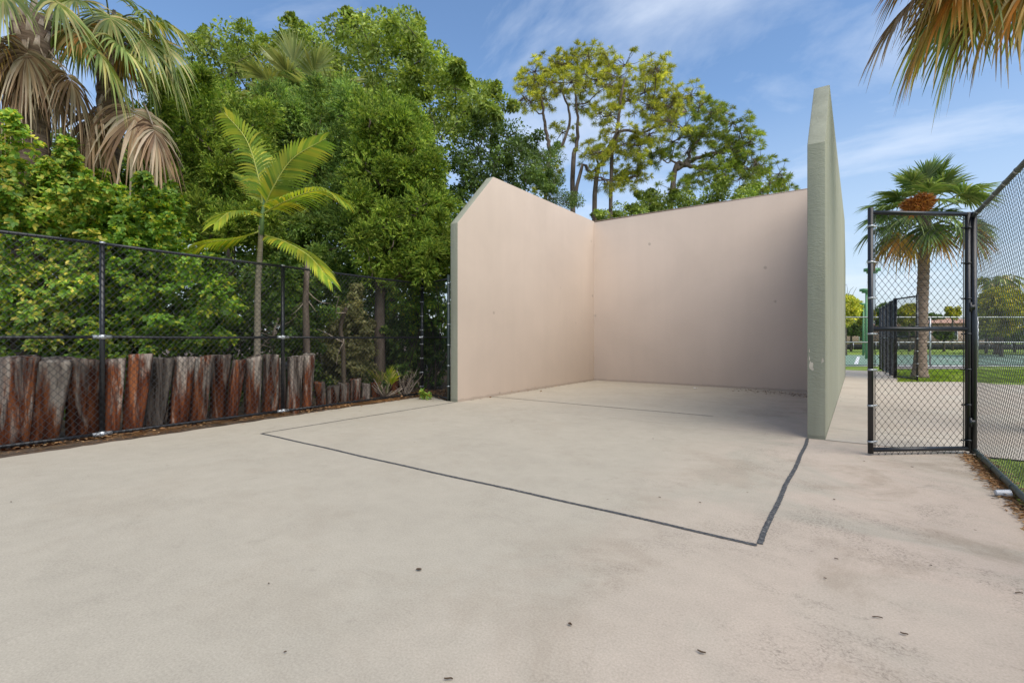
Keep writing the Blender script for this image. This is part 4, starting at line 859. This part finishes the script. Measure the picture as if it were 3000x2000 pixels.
# leafless shrub
db = P(930, 905, 10.8); db[2] = 0; ds = thing('leafless_shrub', 'leafless tan shrub of bent twigs near the fence corner', 'shrub', db); mb = MB(); tips = []
for k in range(14):
    a = camaz(r_.uniform(0, 360)); el = R(r_.uniform(35, 80)); d = np.array([cos(el) * cos(a), cos(el) * sin(a), sin(el)]); p = limb(mb, db, db + d * r_.uniform(.35, .62), .016, .008, r_, .12, 6, 0, 5)
    for j in range(3):
        q = p[r_.integers(2, 6)]; e = q + unit(rand_unit(1, r_)[0] + np.array([0, 0, .5])) * r_.uniform(.08, .2); limb(mb, q, e, .007, .003, r_, .2, 4, 0, 4); tips.append(e)
mb.build('twigs', M['deadtwig'], ds, True); f_broad(np.array(tips[::4]), .05, 5, .07, .018, 90).build('leaves', M['leaf_dry'], ds)
wb = P(973, 915, 10.1); wb[2] = 0; wd_ = thing('weed', 'small leafy green weed at the foot of the fence corner post', 'plant', wb, None)
f_rosette(np.array([wb + [0, 0, .09], wb + [.08, .02, .06], wb + [-.07, .05, .13]]), .07, 7, 5, .07, .022, 91).build('leaves', M['leaf_hedge2'], wd_)
# litter along the fences
def scatter_strips(name, label, pts, n, Ln, w, mt, seed, spread, z=.01, clusters=None, zj=.03):
    r_ = np.random.default_rng(seed); pts = np.array(pts); mb = MB()
    t_ = r_.uniform(0, 1, n) if clusters is None else np.clip(r_.choice(clusters, n) + r_.normal(scale=.012, size=n), 0, 1); k = len(pts) - 1
    i = np.minimum((t_ * k).astype(int), k - 1); f_ = (t_ * k - i)[:, None]; p = pts[i] * (1 - f_) + pts[i + 1] * f_
    p = np.c_[p + r_.normal(scale=spread, size=(n, 2)), z + np.abs(r_.normal(scale=zj, size=n))]; a = r_.uniform(0, 2 * pi, n); d = np.c_[np.cos(a), np.sin(a), r_.normal(scale=.15, size=n)]
    leaves(mb, p, d, np.tile([0, 0, 1.], (n, 1)) + r_.normal(scale=.4, size=(n, 3)), Ln * r_.uniform(.5, 1.3, n), w, 4, 0, .1, .05)
    o = mb.build(name, mt); finish(o, label, 'litter', None, 'stuff'); return o
ln = [(-5.98 * C, .3 * C), (-6.08 * C, 2 * C), (-6.13 * C, 4 * C), (-6.12 * C, 5.8 * C)]
scatter_strips('pine_needles', 'tufts of rust brown pine needles along the left fence foot', ln, 1500, .13, .0022, M['needles'], 1, .055, .006, [.3, .36, .44, .5, .56, .72, .78, .80, .83, .86, .9], .012)
scatter_strips('pine_needles', 'rust brown needles in thin drifts under the left fence', ln, 900, .10, .0022, M['needles'], 2, .12, .006, None, .006)
scatter_strips('leaf_litter', 'brown leaves and chips among the timber pilings', [(-6.3 * C, .2 * C), (-6.3 * C, 3.5 * C), (-6.4 * C, 5 * C), (-6.6 * C, 6.4 * C)], 2200, .06, .014, M['needles'], 3, .18, .01, None, .01)
scatter_strips('leaf_litter', 'sunlit brown leaves on the soil behind the corner post', [(-6.3 * C, 6.2 * C), (-5.7 * C, 6.4 * C), (-5.6 * C, 8 * C)], 1500, .07, .02, M['needles'], 4, .35, .02, None, .02)
scatter_strips('leaf_litter', 'brown leaf litter along the right fence foot', [(.79 * C, 5.6 * C), (.80 * C, 4.6 * C), (.79 * C, 3.2 * C)], 2600, .05, .008, M['needles'], 5, .05, .006, None, .008)
scatter_strips('leaf_litter', 'thin trail of dark leaves at the foot of the front wall', [(-1.9 * C, YB / 1 - .5), (-.9 * C, YB - .7), (-.55 * C, YB - .9)], 260, .045, .009, M['deadleaf'], 6, .22, .006, None, .004)
scatter_strips('leaf_litter', 'dark dust and leaf bits gathered along the left wall foot', [(XL + .05, 5.9 * C), (XL + .05, YB - .1)], 160, .03, .006, M['deadleaf'], 7, .025, .005, None, .003)
# near lawn behind the right fence and round the palm
def blades(name, label, fn, n, h, w, seed):
    r_ = np.random.default_rng(seed); p = fn(r_, n); mb = MB(); d = np.c_[r_.normal(scale=.35, size=(len(p), 2)), np.ones(len(p))]
    leaves(mb, p, d, rand_unit(len(p), r_), h * r_.uniform(.5, 1.2, len(p)), w, 4, 0, 0, .1); o = mb.build(name, M['grass']); finish(o, label, 'grass', None, 'stuff')
blades('grass', 'short bright grass behind the right fence', lambda r_, n: np.c_[r_.uniform(RX + .15, 5, n), r_.uniform(2.5, 5.55 * C, n), np.full(n, -.02)], 26000, .07, .004, 1)
def pal(r_, n):
    q = np.array([G(u, v, -.02) for u, v in zip(r_.uniform(2062, 2352, n), 849 + 28 * r_.random(n))]); return q
blades('grass', 'short bright grass round the foot of the far palm', pal, 30000, .07, .008, 2)
# fallen leaves lying about on the slab
SL = [(962, 1310, .055, 1.0, 'dark curled leaf in the middle foreground of the slab'), (1309, 1436, .035, .9, 'small black curled leaf near the bottom centre of the slab'), (1611, 1500, .06, .35, 'reddish brown leaf sliver on the warm stained concrete'),
      (2077, 1458, .05, .4, 'dark elongated leaf in the lower right of the slab'), (1030, 1562, .06, .25, 'thin reddish leaf at the bottom edge of the slab'), (2015, 1420, .075, .1, 'curved dry stem lying in the lower right of the slab'), (1916, 1148, .03, .8, 'dark fragment nearest below the right painted line, out towards the gate'), (1921, 1285, .035, .4, 'small dark chip lower right of the painted line corner'), (1515, 1143, .035, .4, 'dark chip inside the court, above the long front line and right of centre'),
      (2235, 1077, .035, .4, 'dark chip on the slab in front of the open gate'), (2138, 1300, .02, .8, 'rounded dark speck halfway between gate and bottom edge'), (25, 1154, .04, .3, 'dark sliver at the far left edge of the slab'), (1985, 1060, .03, .4, 'dark chip left of the gate, just outside the right line'), (2095, 1073, .04, .25, 'dark sliver directly below the middle of the gate'), (1608, 1155, .03, .5, 'dark chip inside the court, left of the right painted line'), (655, 1500, .02, .6, 'brown chip near the bottom, lower left of the curled leaf'), (1500, 1008, .03, .4, 'dark chip farthest inside the court near the short line'), (2340, 1364, .06, .2, 'dark twig piece at the right edge of the slab'), (1895, 1330, .025, .5, 'small speck right of the painted line corner'), (617, 1342, .02, .5, 'brown speck in the left middle of the slab')]
for i, (u, v, s, asp, lab) in enumerate(SL):
    s *= .42
    p = G(u, v, .004); r_ = np.random.default_rng(i); a = r_.uniform(0, 2 * pi) if asp > .5 else camaz(r_.uniform(-40, -10)); n = 9; mb = MB()
    t_ = np.linspace(0, 1, n); w = np.sin(pi * np.clip(t_, .04, .98)) ** .7 * s * asp * .45 + .002; x = (t_ - .5) * s * 1.3; bend = .12 * s * np.sin(t_ * 5 + i)
    lf = np.c_[x, bend + w, .004 + .25 * w + .10 * s * np.abs(t_ - .5)]; rt = np.c_[x, bend - w, .004 + .25 * w + .1 * s * np.abs(t_ - .5)]; md = np.c_[x, bend, np.full(n, .002)]
    V = np.concatenate([lf, md, rt]); ca, sa = cos(a), sin(a); V = V @ np.array([[ca, sa, 0], [-sa, ca, 0], [0, 0, 1]])
    f_ = [[j, n + j, n + j + 1, j + 1] for j in range(n - 1)] + [[n + j, 2 * n + j, 2 * n + j + 1, n + j + 1] for j in range(n - 1)]
    o = mb.add(V, f_).build('fallen_leaf', M['deadleaf']); o.location = p; finish(o, lab or 'tiny dark fallen leaf fragment lying on the pale slab', 'leaf', 'fallen leaves on the slab')
# plastic cup and paper scraps
cp = G(2302, 1141, .032); th = R(20); mb = MB(); d = np.array([cos(th), sin(th), 0])
mb.tube([cp - d * .045, cp - d * .02, cp + d * .045], [.022, .026, .032], 18, cap=False); mb.tube([cp - d * .046, cp - d * .044], [.021, .022], 18); mb.tube([cp + d * .043, cp + d * .048], [.034, .034], 18, cap=False)
finish(mb.build('plastic_cup', M['cup'], None, True), 'crumpled clear plastic cup lying beside the right fence', 'cup')
def scrap(u, v, s, lab):
    p = G(u, v, .006); r_ = np.random.default_rng(int(u)); n = 4; V = np.array([[(i / 3 - .5) * s, (j / 3 - .5) * s * .7, abs(r_.normal(scale=s * .12))] for j in range(n) for i in range(n)])
    o = MB().add(V, [[j * 4 + i, j * 4 + i + 1, j * 4 + i + 5, j * 4 + i + 4] for j in range(3) for i in range(3)]).build('paper_scrap', M['white']); o.location = p; finish(o, lab, 'paper')
scrap(1597, 892, .10, 'crumpled white paper scrap on the court floor near the front wall'); scrap(1024, 915, .08, 'torn white paper scrap beside the left wall outside the court'); scrap(1862, 899, .1, 'white scrap lying in the corner behind the right wall end')

# ------------------------------------------------------------ distance beyond the gate
def polyfence(name, label, a, b, H, mt, nposts, rails, link=True, lm='wire', r=.004):
    a = np.array(a[:2]); b = np.array(b[:2]); o = thing(name, label, 'fence', (*((a + b) / 2), 0))
    for t_ in np.linspace(0, 1, nposts):
        p = a + (b - a) * t_; MB().tube([(*p, -.1), (*p, H)], .035, 8).build('post', M[mt], o, True)
    for z in rails: pipe((*a, z), (*b, z), .028, 8).build('rail', M[mt], o, True)
    if link: chainlink(a, b, .05, H - .02, r, .12, .13).build('wire_mesh', M[lm], o)
    return o
Z1 = 21.0
polyfence('tennis_fence', 'tall grey-railed tennis court fence crossing behind the far palm', P(1700, V0, Z1), P(2900, V0, Z1), C + (776 - 728) / F * Z1, 'galv', 12, (C + (776 - 728.5) / F * Z1, C - 10 / F * Z1, .06))
p_ = thing('low_screen', 'low black windscreen along the far side of the tennis court', 'screen', G(2200, 802.5))
a = G(1700, 802.5); b = G(3000, 802.5); hh = C - (790 - 776) / F * (F * C / 26.5)
d = b - a; mb = MB(); mb.box((a + b) / 2 + [0, 0, hh / 2], (np.linalg.norm(d), .05, hh), math.atan2(d[1], d[0])); mb.build('screen_cloth', M['screen'], p_)
mb = MB()
for t_ in np.linspace(0, 1, 26): q = a + d * t_; mb.tube([q, q + [0, 0, hh + .15]], .04, 8)
mb.build('screen_posts', M['galv'], p_, True)
# light poles
for u, vt, vb, lab in ((1990, 668, 824, 'taller green light pole left of the gate, by the tennis fence'), (1983, 700, 816, 'shorter green light pole, leftmost of the three'), (2003, 622, 834, 'green light pole directly behind the open gate stile')):
    p = G(u, vb); Z = F * C / (vb - V0); H = C + (V0 - vt) / F * Z; o = thing('light_pole', lab, 'light pole', p, 'green light poles by the tennis court')
    MB().tube([p, p + [0, 0, H]], [.07, .06], 12).build('pole', M['greenpole'], o, True)
    rv = np.array([CY, SY, 0]); hd = MB(); q = p + np.array([0, 0, H]); hd.box(q + [0, 0, .05], (.62, .35, .16), YAW); hd.box(q + [0, 0, -.08], (.4, .25, .1), YAW); hd.build('lamp_head', M['greenpole'], o)
# houses
def house(u0, u1, Z, vroof, veave, lab, seed):
    a = gp(u0, Z); b = gp(u1, Z); W = np.linalg.norm(b - a); c_ = (a + b) / 2; back = np.array([-SY, CY, 0]); D = 9; ze = C + (V0 - veave) / F * Z; zr = C + (V0 - vroof) / F * Z; cc = c_ + back * D / 2
    o = thing('house', lab, 'house', c_, 'houses beyond the tennis court'); MB().box(cc + [0, 0, ze / 2], (W, D, ze), YAW).build('wall', M['pinkwall'], o)
    rx = np.array([CY, SY, 0]); e = [cc + rx * sx_ * (W / 2 + .5) + back * sy_ * (D / 2 + .5) + [0, 0, ze + .004] for sx_, sy_ in ((-1, -1), (1, -1), (1, 1), (-1, 1))]; rg = [cc - rx * (W / 2 - 4) + [0, 0, zr], cc + rx * (W / 2 - 4) + [0, 0, zr]]
    MB().add(e + rg, [[0, 1, 5, 4], [2, 3, 4, 5]]).add(e + rg, [[1, 2, 5], [3, 0, 4]]).add(e, [[3, 2, 1, 0]]).build('roof', M['roof'], o)
    k = int(W / 4)
    for i in range(k):
        q = c_ + rx * ((i + .5) / k - .5) * (W - 2) + [0, 0, ze * .55]; w = MB().box(q - back * .02, (1.3, .06, 1.2), YAW).build('window', M['white'], o); MB().box(q - back * .05, (1.1, .05, 1.0), YAW).build('pane', M['glass'], w)
house(1930, 2110, 62, 742, 752, 'pink stucco house behind trees left of the far palm', 1)
house(2135, 2300, 55, 722, 742, 'pink stucco house with orange tiled roof right of the far palm', 2)
def fartree(u, vc, ru, rv_, Z, lm, label, seed, n=26, bare=0, per=150):
    r_ = np.random.default_rng(seed); poly = [(u + ru * .8 * cos(a), vc + rv_ * .8 * sin(a)) for a in np.arange(12) / 12 * 2 * pi]; w = ru / F * Z; cen = fill(poly, Z - w, Z + w, n, r_)
    tk = [gp(u, Z), P(u, (vc + rv_ + 776) / 2, Z), P(u, vc + rv_ * .4, Z), P(u, vc, Z)]; sk = skeleton(tk, .11, cen, seed, .05)
    if bare:
        for k in range(bare): q = P(u, vc, Z); limb(sk, q, q + unit(np.array([CY * 1, SY * 1, 0]) * r_.normal() + np.array([0, 0, r_.uniform(.1, 1)])) * r_.uniform(1, 2.4), .03, .008, r_, .1, 6)
    tree('shade_tree', label, 'tree', tk[0], sk, M['bark_oak'], f_broad(cen, r_.uniform(.7, 1.1, len(cen)) * rv_ / F * Z * .42, int(per * 1.8), .20, .06, seed + 1), M[lm], 'trees beyond the tennis court')
fartree(1942, 712, 32, 34, 36, 'leaf_pine', 'yellowish tree with bare branches right behind the right court wall', 1, bare=10)
fartree(1985, 722, 22, 22, 42, 'yellowleaf', 'small yellow-green tree behind the light poles', 2)
fartree(1955, 758, 50, 16, 46, 'leaf_oak2', 'dark rounded hedge tree low behind the light poles', 3, 34)
fartree(2030, 722, 30, 26, 44, 'leaf_oak2', 'dark green tree between the gate stile and the far gate', 4)
fartree(2088, 722, 34, 24, 46, 'yellowleaf', 'olive round-topped tree seen through the far gate', 5, 34)
fartree(2090, 762, 40, 14, 48, 'leaf_oak2', 'low dark bushy tree in front of the pink house', 6, 30)
fartree(2188, 718, 20, 16, 50, 'yellowleaf', 'small loose yellowish tree above the tiled roof', 7, 16, per=90)
fartree(2150, 735, 24, 18, 58, 'leaf_oak2', 'dark tree right of the far palm trunk', 8)
fartree(2168, 768, 22, 14, 45, 'leaf_oak2', 'dark bush in front of the house with the tiled roof', 9, 18)
fartree(2300, 715, 62, 55, 33, 'yellowleaf', 'large bright yellow-green tree behind the right fence', 10, 60)
fartree(2420, 735, 60, 50, 36, 'leaf_oak', 'large green tree at the right edge behind the fence', 11, 50)
fartree(2265, 755, 40, 22, 40, 'leaf_oak', 'darker green tree below the yellow-green one behind the right fence', 12, 30)
fartree(2330, 770, 70, 18, 44, 'leaf_oak2', 'long dark bush behind the windscreen at the right', 14, 40)
tt = P(2290, 640, 38); tb = gp(2290, 38); pd = thing('palm_tree', 'small dark palm crown peeking above the yellow-green tree', 'palm', tb); palmtrunk(pd, tb, tt, .15, .15, 'bark_palm_dark', 0, 8)
for i in range(12): frond(pd, tt, i * 2.4, R(30 - i * 4), 1.0, .9, 'frond', 1500 + i, .4, .3, 16)
